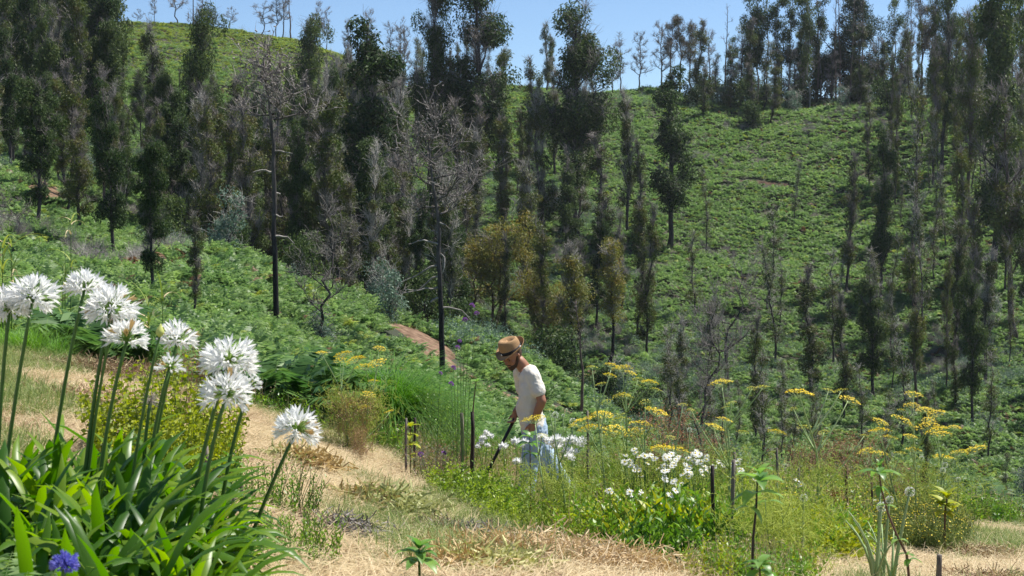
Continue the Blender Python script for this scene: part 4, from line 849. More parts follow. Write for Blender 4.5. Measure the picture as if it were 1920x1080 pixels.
# ---- umbels
def umbel_mesh(seed, n=26, ymat='yellow'):
    r = np.random.RandomState(seed); mb = MB(); i = np.arange(n); rr = np.sqrt((i+.5)/n); a = i*2.4; E = np.stack([np.cos(a)*rr, np.sin(a)*rr, .62-.30*rr**2+r.normal(0, .03, n)], 1)
    mid = E*[.5, .5, .42]; segs(mb, np.zeros((n, 3)), mid, .012, .010, 3, 0); segs(mb, mid, E, .010, .008, 3, 0)
    k = 13; C = np.repeat(E, k, 0)+r.normal(0, .075, (n*k, 3))*[1, 1, .45]; D = nrm(rdir(n*k, r)*.5+[0, 0, .8]); S = nrm(np.cross(D, r.normal(size=(n*k, 3)))); T = np.cross(D, S); s = .042*r.uniform(.6, 1.3, (n*k, 1))
    V = np.stack([C-S*s, C-T*s, C+S*s, C+T*s], 1); mb.add(V, np.arange(4*n*k).reshape(-1, 4), 1)
    return mb.mesh('umbel', [M['fennel'], M[ymat]])
UM = [umbel_mesh(1), umbel_mesh(2, 22), umbel_mesh(3, 30), umbel_mesh(4, 20, 'yellow_gr')]
def fennel(px, Y, umbels, label, stems=1, r0=.011, fol=500, node=.45, fh=.7, fr=.25, leafmat='fennel_lf', stemmat='fennel', splay=None):
    g = G(px, Y); t = thing('fennel_plant', label, 'fennel', g); S = MB(); pts = [P(u[0], u[1], Y+(u[3] if len(u) > 3 else U(-.25, .25)))-g for u in umbels]; nodes = []
    order = sorted(range(len(pts)), key=lambda i: pts[i].x); groups = [order[i*len(order)//stems:(i+1)*len(order)//stems] for i in range(stems)]
    for gi, gr in enumerate(groups):
        if not gr: continue
        cx = sum(pts[i].x for i in gr)/len(gr); top = max(pts[i].z for i in gr); ti = max(gr, key=lambda i: pts[i].z); b = Vector((cx*.25+U(-.04, .04), U(-.08, .08), 0)); e = pts[ti]
        k = 9; path = []
        for s in range(k):
            f = s/(k-1); q = b.lerp(Vector((cx*.9, 0, top*.55)), min(1, f*1.8)) if f < .55 else Vector((cx*.9, 0, top*.55)).lerp(e, (f-.55)/.45); path.append(q)
        for _ in range(2): path = [path[0]]+[(path[i-1]+path[i]*2+path[i+1])/4 for i in range(1, k-1)]+[path[-1]]
        tube(S, path, np.linspace(r0, r0*.3, k), 6)
        for i in gr:
            if i == ti: continue
            c_ = pts[i]; s = min(range(1, k-1), key=lambda q_: abs(path[q_].z-(c_.z-.10-.95*math.hypot(path[q_].x-c_.x, path[q_].y-c_.y)))); a = path[s]; nodes.append(a); c = pts[i]; m1 = a.lerp(c, .5)+Vector((0, 0, -.10*(c-a).length)); seq = [(1-f)**2*a+2*f*(1-f)*m1+f*f*c for f in np.linspace(0, 1, 6)]; tube(S, seq, np.linspace(r0*.5, r0*.25, 6), 5)
        nodes += path[1:-2]
    st = ob('stems', S.mesh('stems', M[stemmat], True), t); st['kind'] = 'stuff'
    for i, u in enumerate(umbels): ob('umbel', UM[3] if (len(u) > 4) else UM[i % 3], t, pts[i]-Vector((0, 0, .3*u[2]*Y/FPX)), (U(-.35, .35), U(-.35, .35), U(0, 6)), u[2]*Y/FPX*1.4)
    if fol:
        F = MB(); r = np.random.RandomState(int(px)); N_ = np.array([tuple(n) for n in nodes]); c = N_[r.randint(0, len(N_), fol)]*[1, 1, 1]; c = c*np.array([1, 1, 1])+r.normal(0, 1, (fol, 3))*[fr*.4, fr*.4, .05]; c[:, 2] = np.clip(c[:, 2]*fh, .02, None)
        for q in range(5):
            D = nrm(rdir(fol, r)+[0, 0, .5])*r.uniform(.03, .10, (fol, 1)); segs(F, c, c+D, .0016, .0008, 3); c = c+D*.6
        f_ = ob('foliage', F.mesh('foliage', M[leafmat]), t); f_['kind'] = 'stuff'
    return t
fennel(655, 14.6, [(645, 667, 13), (638, 677, 10), (669, 677, 14), (709, 683, 14), (684, 690, 13), (603, 663, 8), (711, 655, 9), (690, 741, 10), (683, 765, 9), (731, 773, 7), (660, 760, 9), (700, 716, 8)], 'fennel with ochre umbels left of the grass tussock', 2, .010, 500, fh=.8)
fennel(1150, 11.0, [(1147, 688, 12), (1167, 693, 14), (1180, 701, 10), (1143, 706, 10), (1165, 744, 12), (1218, 719, 12), (1196, 713, 9, .1, 1), (1230, 732, 8, 0, 1), (1128, 781, 17), (1163, 790, 14, .1, 1), (1095, 794, 19), (1107, 806, 17), (1151, 811, 20), (1175, 745, 9, 0, 1), (1110, 690, 8, 0, 1), (1138, 755, 9, 0, 1), (1128, 722, 9, 0, 1)], 'tall fennel with yellow umbels right beside the man', 2, .012, 420, fr=.55)
fennel(1060, 9.6, [(1003, 790, 19), (1016, 818, 8, 0, 1), (1075, 800, 8, 0, 1), (1030, 770, 6, 0, 1)], 'fennel with one yellow umbel in front of the man', 2, .012, 400)
fennel(1225, 10.6, [(1228, 776, 18), (1200, 798, 16), (1192, 812, 14), (1243, 846, 20), (1270, 846, 16), (1258, 822, 8, 0, 1), (1210, 755, 8, 0, 1), (1280, 760, 7, 0, 1)], 'fennel with flat yellow umbels above the daisies', 2, .011, 330, fr=.5)
fennel(1352, 9.6, [(1353, 721, 16), (1358, 789, 11), (1338, 803, 14), (1410, 729, 7, 0, 1), (1430, 728, 10, 0, 1), (1296, 770, 6, 0, 1), (1392, 812, 9, 0, 1), (1361, 765, 6, 0, 1), (1456, 813, 13), (1372, 757, 7, 0, 1)], 'tall pale stalked fennel standing before the purple dead tree', 1, .013, 220, fr=.3)
fennel(1500, 9.9, [(1498, 741, 19), (1590, 752, 15), (1553, 734, 9, 0, 1), (1577, 734, 9, 0, 1), (1488, 768, 6, 0, 1), (1620, 818, 6, 0, 1), (1508, 803, 10, 0, 1), (1545, 812, 8, 0, 1)], 'tall branching fennel with two yellow umbels against the dark slope', 1, .014, 220, fr=.35)
fennel(1725, 12.2, [(1712, 742, 13), (1709, 762, 11), (1735, 771, 13), (1757, 778, 14), (1688, 790, 16), (1648, 793, 12), (1742, 790, 10), (1738, 802, 16), (1758, 810, 17), (1650, 811, 15), (1668, 823, 12), (1705, 820, 10), (1790, 803, 9), (1766, 817, 15), (1625, 848, 12), (1647, 853, 13), (1712, 846, 12), (1687, 852, 10, 0, 1), (1768, 861, 15), (1793, 850, 9), (1806, 847, 7), (1832, 846, 17), (1690, 770, 6, 0, 1)], 'broad fennel crowded with yellow umbels at the right', 3, .010, 500, fr=.6)
for px, Y, lb in [(1445, 8.9, 'feathery lime fennel foliage at the bottom right of the tall stake'), (1465, 7.8, 'feathery lime fennel foliage low beside the blurred sapling'), (1290, 12.6, 'feathery yellow fennel foliage behind the daisies')]:
    fennel(px, Y, [(px-8, 905, 4, 0, 1), (px+22, 930, 5, 0, 1), (px-30, 935, 4, 0, 1)], lb, 2, .006, 480, fr=.36, fh=1.0)

# ---- daisies
def daisy_mesh(seed):
    r = np.random.RandomState(seed); mb = MB(); n = 15; a = np.arange(n)*2*math.pi/n+r.normal(0, .08, n); A = np.stack([np.cos(a)*.006, np.sin(a)*.006, np.zeros(n)], 1); D = np.stack([np.cos(a), np.sin(a), r.uniform(-.25, .15, n)], 1)
    s = np.stack([-np.sin(a), np.cos(a), np.zeros(n)], 1)*.0055; l = (.027*r.uniform(.85, 1.1, n))[:, None]; V = np.stack([A-s*.6, A+s*.6, A+D*l*.7+s, A+D*l, A+D*l*.7-s], 1); V = V[:, [0, 1, 2, 3, 4]]
    mb.add(V, np.arange(5*n).reshape(n, 5), 0); tube(mb, [(0, 0, -.003), (0, 0, .002), (0, 0, .006)], [.009, .0085, .004], 8, 1); return mb.mesh('daisy_flower', [M['petal'], M['yellow']])
DA = [daisy_mesh(i) for i in range(3)]
def pom_mesh(seed, k=56, flat=.85):
    r = np.random.RandomState(seed); mb = MB(); d = rdir(k, r, -.2, 1); leaves(mb, d*.010, d*[1, 1, flat]+r.normal(0, .12, (k, 3)), .042*r.uniform(.7, 1.1, k), .017, rng=r); return mb.mesh('double_flower', M['petal'])
POM = [pom_mesh(1), pom_mesh(2)]
def flowers(px, Y, spots, label, name='daisy_plant', cat='daisy', meshes=DA, part='flower', base=None, scl=.85, face=.5, leafparts=None, leafscl=1.0, group=None):
    g = G(px, Y); t = thing(name, label, cat, g, 0, group); S = MB()
    for i, (x, y) in enumerate(spots):
        c = P(x, y, Y+U(-.22, .22))-g; b = Vector((c.x*.55+U(-.05, .05), U(-.12, .12), 0)); seq = [b.lerp(c, f)+Vector((c.x-b.x, 0, 0))*(-.25*math.sin(f*math.pi)) for f in np.linspace(0, 1, 5)]; tube(S, seq, np.linspace(.0035, .002, 5), 4)
        ob(part, meshes[i % len(meshes)], t, c, to_dir((U(-face, face)*1.2, -U(.1, face*1.6), 1)), scl*U(.8, 1.15))
    s_ = ob('stems', S.mesh('stems', M['stem']), t); s_['kind'] = 'stuff'
    if leafparts:
        for nm, me in leafparts: o = ob('leaves' if nm == 'foliage' else 'leaf_stems', me, t, None, (0, 0, U(0, 6)), leafscl); o['kind'] = 'stuff'
    return t
def spots(boxes, rs=R):
    out = []
    for n, x, y, rx, ry in boxes:
        for _ in range(max(2, int(n*.8))):
            a, q = rs.uniform(0, 6.28), math.sqrt(rs.random()); out.append((x+math.cos(a)*q*rx*1.35, y+math.sin(a)*q*ry*1.8))
    return out
DL = leafy_mesh(40, .6, .62, 46, 18, .095, .026, 'midgreen', up=.8); DL2 = leafy_mesh(41, .6, .55, 46, 20, .10, .028, 'lime', up=.9)
flowers(1205, 10.6, spots([(12, 1197, 858, 26, 10), (9, 1205, 870, 22, 10), (5, 1196, 880, 12, 8)]), 'white daisies at the left end of the row above lime leaves', leafparts=DL2, leafscl=(1, 1, .95))
flowers(1260, 10.5, spots([(9, 1243, 862, 22, 10), (5, 1262, 858, 16, 6)]), 'small group of white daisies below the flat yellow umbels', leafparts=DL2, leafscl=(1, 1, .92))
flowers(1310, 10.3, spots([(18, 1300, 872, 30, 14), (10, 1312, 858, 22, 8), (4, 1322, 886, 10, 6)]), 'densest cluster of white daisies left of the two tall stakes', leafparts=DL2, leafscl=(1, 1, .9))
flowers(1360, 9.9, spots([(9, 1345, 866, 24, 8), (6, 1378, 878, 18, 10), (6, 1400, 893, 24, 8)]), 'white daisies around the tops of the two tall stakes', leafparts=DL, leafscl=(.9, .9, .85))
flowers(1255, 9.7, spots([(5, 1250, 890, 16, 6), (5, 1260, 905, 18, 7)]), 'scattered white daisies on the lime leaves below the row', leafparts=DL2, leafscl=(1, 1, .62))
flowers(1195, 9.4, spots([(10, 1192, 933, 24, 9), (3, 1140, 921, 8, 3)]), 'white daisies low at the left over rusty weeds', leafparts=DL, leafscl=(.9, .9, .5))
flowers(1285, 9.3, spots([(4, 1272, 932, 14, 10), (5, 1292, 938, 14, 10), (3, 1240, 948, 8, 4)]), 'few white daisies with drooping petals in the middle of the leaf mass', leafparts=DL2, leafscl=(1.05, 1, .52))
flowers(1215, 9.0, spots([(8, 1215, 962, 20, 9), (3, 1190, 970, 8, 5), (2, 1244, 1025, 10, 5)]), 'lowest white daisies above the long serrated leaves', leafparts=DL, leafscl=(1.05, 1, .52))
flowers(1385, 8.8, spots([(3, 1390, 968, 20, 8), (2, 1310, 1015, 6, 6)]), 'three white daisies low right of the tall stakes', leafparts=DL, leafscl=(.6, .6, .5))
flowers(1620, 10, spots([(3, 1505, 905, 12, 5)]), 'white daisies half hidden left of the dock', scl=1.0)
flowers(515, 7.3, [(502, 951), (508, 955), (518, 958), (530, 962), (539, 966)], 'small white daisies on the low green bush beside the agapanthus', scl=.75, leafparts=leafy_mesh(44, .45, .36, 60, 20, .03, .010, 'midgreen', up=1.), leafscl=(1.1, 1, 1))
plant(leafy_mesh(45, .6, .3, 90, 14, .045, .012, 'midgreen', up=1.2), 'green_shrub', 'low narrow leaved green plant at the bottom beside the agapanthus', 'shrub', 545, 6.1, scl=(1, .8, .8))
flowers(1050, 12.6, [(1018, 822), (1030, 830), (1044, 826), (1058, 830), (1072, 826), (1085, 832), (1042, 838), (1062, 846), (1075, 850), (1068, 858), (1091, 826)], 'white double flowers massed right behind the man', 'white_flower_plant', 'flower', POM, scl=1.25, face=.4, leafparts=HG[0], leafscl=(.9, .7, .75))
flowers(968, 11.8, [(967, 829), (975, 834), (944, 838), (984, 829), (970, 866), (990, 920)], 'small white double flowers in front of the tool handle', 'white_flower_plant', 'flower', POM, scl=1.0, face=.4, leafparts=HG[1], leafscl=(.8, .8, 1.0))
flowers(910, 13.0, [(906, 822), (912, 812), (920, 818), (902, 830), (914, 836), (896, 838)], 'pale pinkish white flower spikes left of the tool handle', 'white_flower_plant', 'flower', POM, scl=.8, face=.3, leafparts=HB[1], leafscl=(.6, .6, .7))
# garden bed leaves
BD = [leafy_mesh(50, .55, .55, 50, 18, .12, .03, 'midgreen', up=1.1, lean=.5), leafy_mesh(51, .5, .42, 44, 16, .13, .034, 'lime', up=1.2, lean=.7), leafy_mesh(52, .5, .5, 32, 16, .055, .020, 'herb', up=.8, smat='straw_dk')]
for i, (px, Y, k, s, ex) in enumerate([(1232, 8.6, 1, 1.0, 'at the front left'), (1270, 8.3, 1, 1.1, 'at the front middle'), (1305, 8.5, 0, 1.0, 'at the front right'), (1205, 8.5, 0, .8, 'beside the rusty weeds'), (1250, 9.0, 0, 1.0, 'behind the front leaves'), (1290, 7.9, 0, .8, 'lowest at the picture bottom'), (1330, 9.2, 0, .9, 'between the tall stakes'), (1240, 7.8, 0, .7, 'low at the left')]):
    plant(BD[k], 'leafy_plant', 'plant with long toothed leaves under the daisies, '+ex, 'leafy plant', px, Y, scl=(s, s, s*.9), group='long leaved plants under the daisies')
for i, (px, Y, s, ex) in enumerate([(1120, 9.4, 1.0, 'right of the herb patch'), (1150, 9.1, 1.1, 'under the left daisies'), (1095, 10.0, 1.0, 'below the umbels'), (1130, 10.4, 1.1, 'behind, below the umbels'), (1170, 9.9, 1.0, 'left of the lime leaves'), (1110, 8.6, .6, 'at the straw edge')]):
    plant(BD[2], 'wiry_weed', 'yellow green wiry weed with brown stems, '+ex, 'weed', px, Y, scl=(s, s, s), group='wiry weeds right of the herb patch')

# ---- white globe heads
def globe_mesh(seed):
    r = np.random.RandomState(seed); mb = MB(); d = rdir(170, r, -.85, 1); segs(mb, d*.0, d*.9, .012, .010, 3, 0); leaves(mb, d*.86, d+r.normal(0, .5, (170, 3)), .17, .11, 1, rng=r); leaves(mb, d*.86, d+r.normal(0, .9, (170, 3)), .15, .1, 1, rng=r); return mb.mesh('globe_head', [M['pedicel'], M['petal']])
GLB = globe_mesh(1)
def globe(px, py, rp, Y, label, bx=None, leafy=0):
    bx = px if bx is None else bx; g = G(bx, Y); t = thing('onion_plant', label, 'onion flower', g, 0, 'white onion globes on stalks'); c = P(px, py, Y)-g; mb = MB(); k = 8
    seq = [Vector((c.x*(f**1.4), c.y*f, c.z*f)) for f in np.linspace(0, 1, k)]; tube(mb, seq, np.interp(np.linspace(0, 1, k), [0, .4, 1], [.010, .011, .005])*(1 if rp > 6 else .6), 7); ob('stalk', mb.mesh('stalk', M['fennel'], True), t)
    ob('globe_head', GLB, t, c, None, rp*Y/FPX)
    for i in range(leafy):
        mb = MB(); a = U(0, 6.28); l = U(.35, .6); seq = [Vector((math.cos(a)*f*f*.16, math.sin(a)*f*f*.16, l*f-.12*f*f)) for f in np.linspace(0, 1, 6)]; tube(mb, seq, np.linspace(.011, .003, 6), 6); ob('leaf', mb.mesh('leaf', M['fennel'], True), t)
for a in [(1706, 922, 10, 7.6, 'largest white onion globe between stakes at the right', 1672, 3), (1653, 950, 10, 7.3, 'lower left white onion globe behind the whorled sapling', 1640, 4), (1668, 937, 8, 7.9, 'flattened white onion globe just right of the sapling stem', 1655, 3), (1650, 922, 8, 7.5, 'white onion globe hidden by the sapling leaves', 1645, 2),
  (1772, 872, 6, 12.4, 'upper small white globe of the close pair below the broad fennel', 1765), (1768, 882, 6, 12.2, 'lower small white globe of the close pair below the broad fennel', 1760), (1797, 899, 5, 12.0, 'small white globe alone on a stalk at the far right', 1794), (1728, 859, 5, 12.6, 'tiny white globe under the middle of the broad fennel', 1722),
  (1507, 933, 8, 8.2, 'white globe left of the dock', 1503), (1041, 778, 7, 13.2, 'left white globe right of the man against the path', 1040), (1074, 790, 7, 12.9, 'right white globe beside the charred trunk foot', 1072), (1056, 779, 3.5, 13.6, 'tiny white globe between the two right of the man', 1056), (1293, 806, 5, 12.4, 'white globe in front of the bare dead tree', 1292), (1132, 840, 5, 11.8, 'small white globe under the tall fennel', 1130), (1392, 847, 4, 11.5, 'tiny white globe right of the tall stakes', 1390)]:
    globe(a[0], a[1], a[2], a[3], a[4], a[5] if len(a) > 5 else None, a[6] if len(a) > 6 else 0)

# ---- stakes
def stake(px, top, Y, wpx, mat, label, lean=0, bottom=None, cat='stake', n=5):
    g = G(px, Y, -.1); c = P(px+lean, top, Y); w = wpx/2*Y/FPX; mb = MB(); d = c-g; k = 7
    seq = [g+d*f+Vector((U(-.3, .3)*w, U(-.3, .3)*w, 0))-g for f in np.linspace(0, 1, k)]; tube(mb, seq, np.linspace(w*1.08, w*.92, k)*np.array([U(.93, 1.07) for _ in range(k)]), n); o = ob('wooden_stake', mb.mesh('wooden_stake', M[mat]), None, g); tag(o, label, cat, 'garden stakes'); return o
stake(762, 784, 13.6, 5, 'wood_grey', 'thin grey stake, left one of the short pair beside the yellow leaved seedling', -1)
stake(777, 783, 13.9, 5, 'wood_dark', 'thin dark stake, right one of the short pair beside the yellow leaved seedling', 1)
stake(866, 774, 13.2, 7, 'wood_grey', 'grey square stake left of the blackened one near the man', 0, n=4)
stake(886, 772, 13.0, 8, 'wood_dark', 'blackened square stake nearest to the man on his left', 0, n=4)
stake(1338, 873, 8.3, 8, 'wood_dark', 'tall dark stake, left of the two at the daisies', -2)
stake(1370, 862, 8.1, 8, 'wood_grey', 'tall grey brown stake, right of the two at the daisies', 5)
stake(1377, 848, 11.0, 6, 'wood_grey', 'grey stake showing only its top behind the right tall stake', 1)
stake(1588, 873, 11.4, 7, 'wood_red', 'brown stake right of the red dock spikes', -1)
stake(1635, 905, 12.2, 5, 'wood_red', 'short brown stake behind the whorled sapling')
stake(1457, 840, 12.5, 5, 'wood_grey', 'grey stake in the brush left of the branching fennel')
stake(1497, 877, 12.2, 5, 'wood_grey', 'short grey stake behind the branching fennel')
stake(1760, 1040, 7.4, 12, 'wood_grey', 'thick cut grey post at the bottom right')
stake(452, 905, 5.9, 8, 'wood_dark', 'black stake right of the agapanthus clump', 0)
stake(437, 909, 6.2, 9, 'wood_grey', 'short grey stub left of the black stake', 0)
stake(386, 836, 6.8, 9, 'wood_grey', 'grey stub showing above the agapanthus leaves', 0)
stake(1102, 770, 15.5, 5, 'wood_grey', 'thin stake just right of the charred trunk', 0)
# ---- logs, stone
def log(pa, pb_, Y, w, label, mat='wood_grey'):
    def onp(p):
        for YY in np.arange(5.5, 14, .02):
            if P(p[0], p[1], YY).z <= H(P(p[0], p[1], YY).x, YY)+w: return P(p[0], p[1], YY)
        return P(p[0], p[1], Y)
    a, b = onp(pa), onp(pb_); k = 7; seq = [a.lerp(b, f)-a+Vector((0, U(-.02, .02), U(-.008, .008))) for f in np.linspace(0, 1, k)]; mb = MB(); tube(mb, seq, [w*U(.85, 1.1) for _ in range(k)], 8); o = ob('log', mb.mesh('log', M[mat], True), None, a); tag(o, label, 'log', 'cut logs in the straw'); return o
log((1640, 1046), (1712, 1062), 7.3, .022, 'upper grey log lying in the straw behind the onion stalks'); log((1646, 1062), (1700, 1078), 7, .028, 'lower thick grey log in the straw behind the onion stalks', 'wood_dark'); log((1690, 1050), (1735, 1070), 7.3, .018, 'thin dark log beside the thick post', 'wood_dark')
mb = MB(); q = rdir(14, np.random.RandomState(2)); box(mb, -.11, .1, -.06, .07, 0, .035); box(mb, -.03, .13, -.05, .05, .03, .05); o = ob('flat_stone', mb.mesh('flat_stone', plain('grey_stone', (.28, .25, .23), .9, .2, noise=(18, (.4, .37, .34), .5))), None, G(125, 10.9)); o.rotation_euler = (.1, .12, .4); tag(o, 'flat grey stone lying in the straw behind the left agapanthus', 'stone')

for i, (px, Y, s) in enumerate([(640, 8.2, .05), (760, 7.4, .04), (900, 8.6, .05), (520, 9.6, .05), (1560, 8.6, .05), (1800, 9.0, .06), (700, 11.5, .05)]):
    mb = MB(); ball_ = rdir(1); n_ = 7
    for a_ in range(4): z_ = a_/3; mb.v.append(np.array([[math.cos(6.283*j/n_)*(1-.35*z_*z_)*(1 if a_ < 3 else .3)*U(.8, 1.15), math.sin(6.283*j/n_)*.75*(1-.35*z_*z_)*(1 if a_ < 3 else .3)*U(.8, 1.15), .5*z_] for j in range(n_)])*s); mb.n += n_
    mb.f.append((np.array([[r_*n_+j, r_*n_+(j+1) % n_, (r_+1)*n_+(j+1) % n_, (r_+1)*n_+j] for r_ in range(3) for j in range(n_)]), 0)); mb.f.append((np.array([[3*n_+j for j in range(n_)]]), 0))
    o = ob('small_stone', mb.mesh('small_stone', bpy.data.materials['grey_stone'], True), None, G(px, Y, -.005), (0, 0, U(0, 6))); tag(o, 'small grey stone in the dry grass '+['below the lone white flower', 'right of the lower left heap', 'right of the dark twig heap', 'beside the small yellow heap', 'below the dock spikes', 'left of the right edge turf clump', 'behind the largest heap'][i], 'stone', 'small stones in the dry grass')

# ---- saplings with big leaves (each leaf a part)
def ovate(seed, mat, L=1., W=.42):
    mb = MB(); k = 6; V = []; e = .15
    p = np.zeros(3)
    for i in range(k+1):
        t = i/k; w = W*math.sin(math.pi*min(1, t**.75))**.8 if 0 < t < 1 else .015; V += [p+[0, w/2, w*.16], p.copy(), p+[0, -w/2, w*.16]]; p = p+np.array([math.cos(e), 0, math.sin(e)])*L/k; e -= .16+.04*seed
    F = []
    for i in range(k): b = 3*i; F += [[b, b+3, b+4, b+1], [b+1, b+4, b+5, b+2]]
    mb.add(V, F); return mb.mesh('leaf', M[mat], True)
M['sap'] = leafm('sapling_leaf', (.13, .26, .05), (.17, .32, .07), trans=.45, objvar=.25, rough=.4, spec=.5, tc=1.4)
OV = [ovate(0, 'sap'), ovate(1, 'sap', 1, .38), ovate(2, 'sap', 1, .46)]; OVY = [ovate(0, 'lime'), ovate(2, 'lime')]
def sapling(path, Y, whorls, label, stemw=5, mats=OV, stemmat='wood_red'):
    px, py = path[-1]; base = G(px, Y) if path[-1][1] >= 1075 or True else P(px, py, Y); t = thing('sapling', label, 'sapling', base); mb = MB(); pts = [P(x, y, Y)-base for x, y in path[:-1]]+[Vector((0, 0, -.03))]; tube(mb, pts, np.linspace(stemw*.45, stemw, len(pts))/2*Y/FPX, 6); ob('stem', mb.mesh('stem', M[stemmat], True), t)
    for (x, y, n, l, el, az0) in whorls:
        c = P(x, y, Y)-base
        for i in range(n):
            a = az0+i*6.283/n+U(-.3, .3); ob('leaf', mats[i % len(mats)], t, c, (0, -el+U(-.3, .3), a), l*Y/FPX*U(.8, 1.15))
    return t
sapling([(1648, 885), (1652, 915), (1664, 960), (1680, 1000), (1700, 1040), (1722, 1080)], 5.6, [(1648, 888, 7, 42, .25, 0), (1650, 878, 4, 26, 1.1, .5), (1650, 912, 4, 30, -.4, 1), (1662, 948, 2, 26, 0, 0), (1686, 1012, 3, 26, .1, 2), (1700, 1040, 5, 24, .2, 1), (1706, 1048, 3, 26, -.3, 0)], 'young sapling with whorl of green leaves on a leaning brown stem', 6)
sapling([(1420, 900), (1418, 950), (1412, 1010), (1405, 1090)], 4.3, [(1424, 905, 6, 62, .35, .3), (1424, 890, 3, 44, .9, 1), (1418, 925, 4, 58, -.1, 1.2), (1404, 950, 2, 46, -.2, 2.6), (1440, 940, 2, 40, 0, 0)], 'blurred sapling with broad pale green leaves beside the tall stakes', 7, stemmat='wood_dark')
sapling([(1424, 1058), (1425, 1080), (1425, 1110)], 4.2, [(1424, 1058, 6, 44, .2, 0), (1426, 1070, 4, 50, -.1, .6)], 'low blurred dark leaved sapling at the bottom edge', 6)
sapling([(786, 1030), (786, 1055), (788, 1090)], 5.7, [(786, 1030, 6, 42, .9, 0), (786, 1040, 6, 52, .35, .5), (786, 1052, 6, 56, .0, 1)], 'green sapling with large leaves at the bottom edge in the straw', 7, stemmat='stem')
sapling([(893, 715), (889, 745), (886, 780), (884, 880)], 13.0, [(894, 716, 5, 18, .5, 0), (890, 730, 4, 18, .1, 1), (888, 745, 3, 16, 0, 2)], 'thin young tree tied at the blackened stake', 4)
sapling([(770, 800), (769, 830), (770, 900)], 13.7, [(770, 800, 5, 22, .6, 0), (769, 815, 5, 24, .2, 1), (769, 835, 5, 24, .1, 2), (769, 852, 5, 22, 0, 0)], 'yellow leaved seedling between the short pair of stakes', 3, OVY)
sapling([(993, 818), (994, 850), (996, 960)], 10.2, [(993, 820, 5, 26, .5, 0), (993, 832, 5, 30, .1, 1), (994, 850, 4, 24, 0, 2)], 'thin green sapling in front of the man\'s hand', 3)
sapling([(1775, 935), (1772, 960), (1770, 1000)], 10.6, [(1775, 935, 6, 34, .9, 0), (1773, 950, 6, 36, .5, .5), (1772, 962, 6, 34, .2, 1), (1765, 948, 5, 30, .6, 0), (1786, 955, 5, 28, .4, 0)], 'lime yellow shrub with upright leaves at the right end of the wildflowers', 5, OVY)

# ---- heaps of pulled weeds
def heap_mesh(seed, rx, ry, h, n, mats, L=.12, W=.012):
    r = np.random.RandomState(seed); mb = MB(); k = n
    for mi in range(len(mats)):
        a = r.uniform(0, 6.28, k); q = np.sqrt(r.uniform(size=k)); x, y = np.cos(a)*q*rx, np.sin(a)*q*ry
        if len(mats) > 1: x = np.abs(x)*(1 if mi else -1)+r.normal(0, rx*.3, k)
        z = h*np.clip(1-q**2, 0, 1)*r.uniform(.3, 1, k)+.005; A = np.stack([x, y, z], 1); D = rdir(k, r, -.4, .7); l = L*r.uniform(.4, 1.3, (k, 1))
        for s in range(3):
            B = A+D*l/3; S = nrm(np.cross(D, r.normal(size=(k, 3))))*W*.5; V = np.stack([A-S, A+S, B+S*.8, B-S*.8], 1); mb.add(V, np.arange(4*k).reshape(k, 4), mi); A = B; D = nrm(D+r.normal(0, .45, (k, 3))-[0, 0, .12])
    return mb.mesh('weed_heap', [M[m_] for m_ in mats])
for px, Y, rx, ry, h, n, mats, lb, L, W in [(548, 10.6, .24, .22, .16, 900, ['witherg', 'wither'], 'small heap of yellow wilted weeds behind the lone white flower', .14, .014), (690, 8.9, .30, .26, .16, 1500, ['wither', 'witherg'], 'largest heap of pulled weeds, brown left half and green right half', .15, .013),
      (820, 8.2, .28, .22, .08, 1500, ['straw_dk', 'twig_dk'], 'dark low heap of cut twigs right of the largest heap', .12, .006), (955, 6.9, .5, .28, .13, 2200, ['wither', 'straw'], 'long heap of orange brown straw at the bottom centre', .14, .006), (1085, 7.0, .4, .3, .08, 1800, ['straw', 'wither'], 'pale straw heap before the garden bed', .14, .006),
      (585, 7.1, .25, .2, .07, 1000, ['straw_dk', 'twig_dk'], 'greyish brown heap at the lower left of the straw', .1, .006), (880, 6.3, .25, .18, .09, 900, ['wither', 'witherg'], 'small wilted heap right of the bottom sapling', .12, .01), (1860, 8.9, .5, .2, .08, 1600, ['straw_dk', 'straw'], 'brown clump of cut straw at the right edge', .1, .006),
      (1830, 10.6, .4, .2, .10, 1300, ['straw_dk', 'straw'], 'brown turf step above the straw at the right edge', .1, .006), (150, 10.8, .5, .35, .12, 2200, ['straw_dk', 'straw'], 'brown hay heap behind the left agapanthus', .14, .006), (100, 14.0, .9, .5, .1, 2200, ['straw', 'straw_dk'], 'pale hay under the green grass at the left', .14, .006)]:
    o = ob('weed_heap', heap_mesh(int(px), rx, ry, h, n, mats, L, W), None, G(px, Y)); tag(o, lb, 'weed heap', kind='stuff')

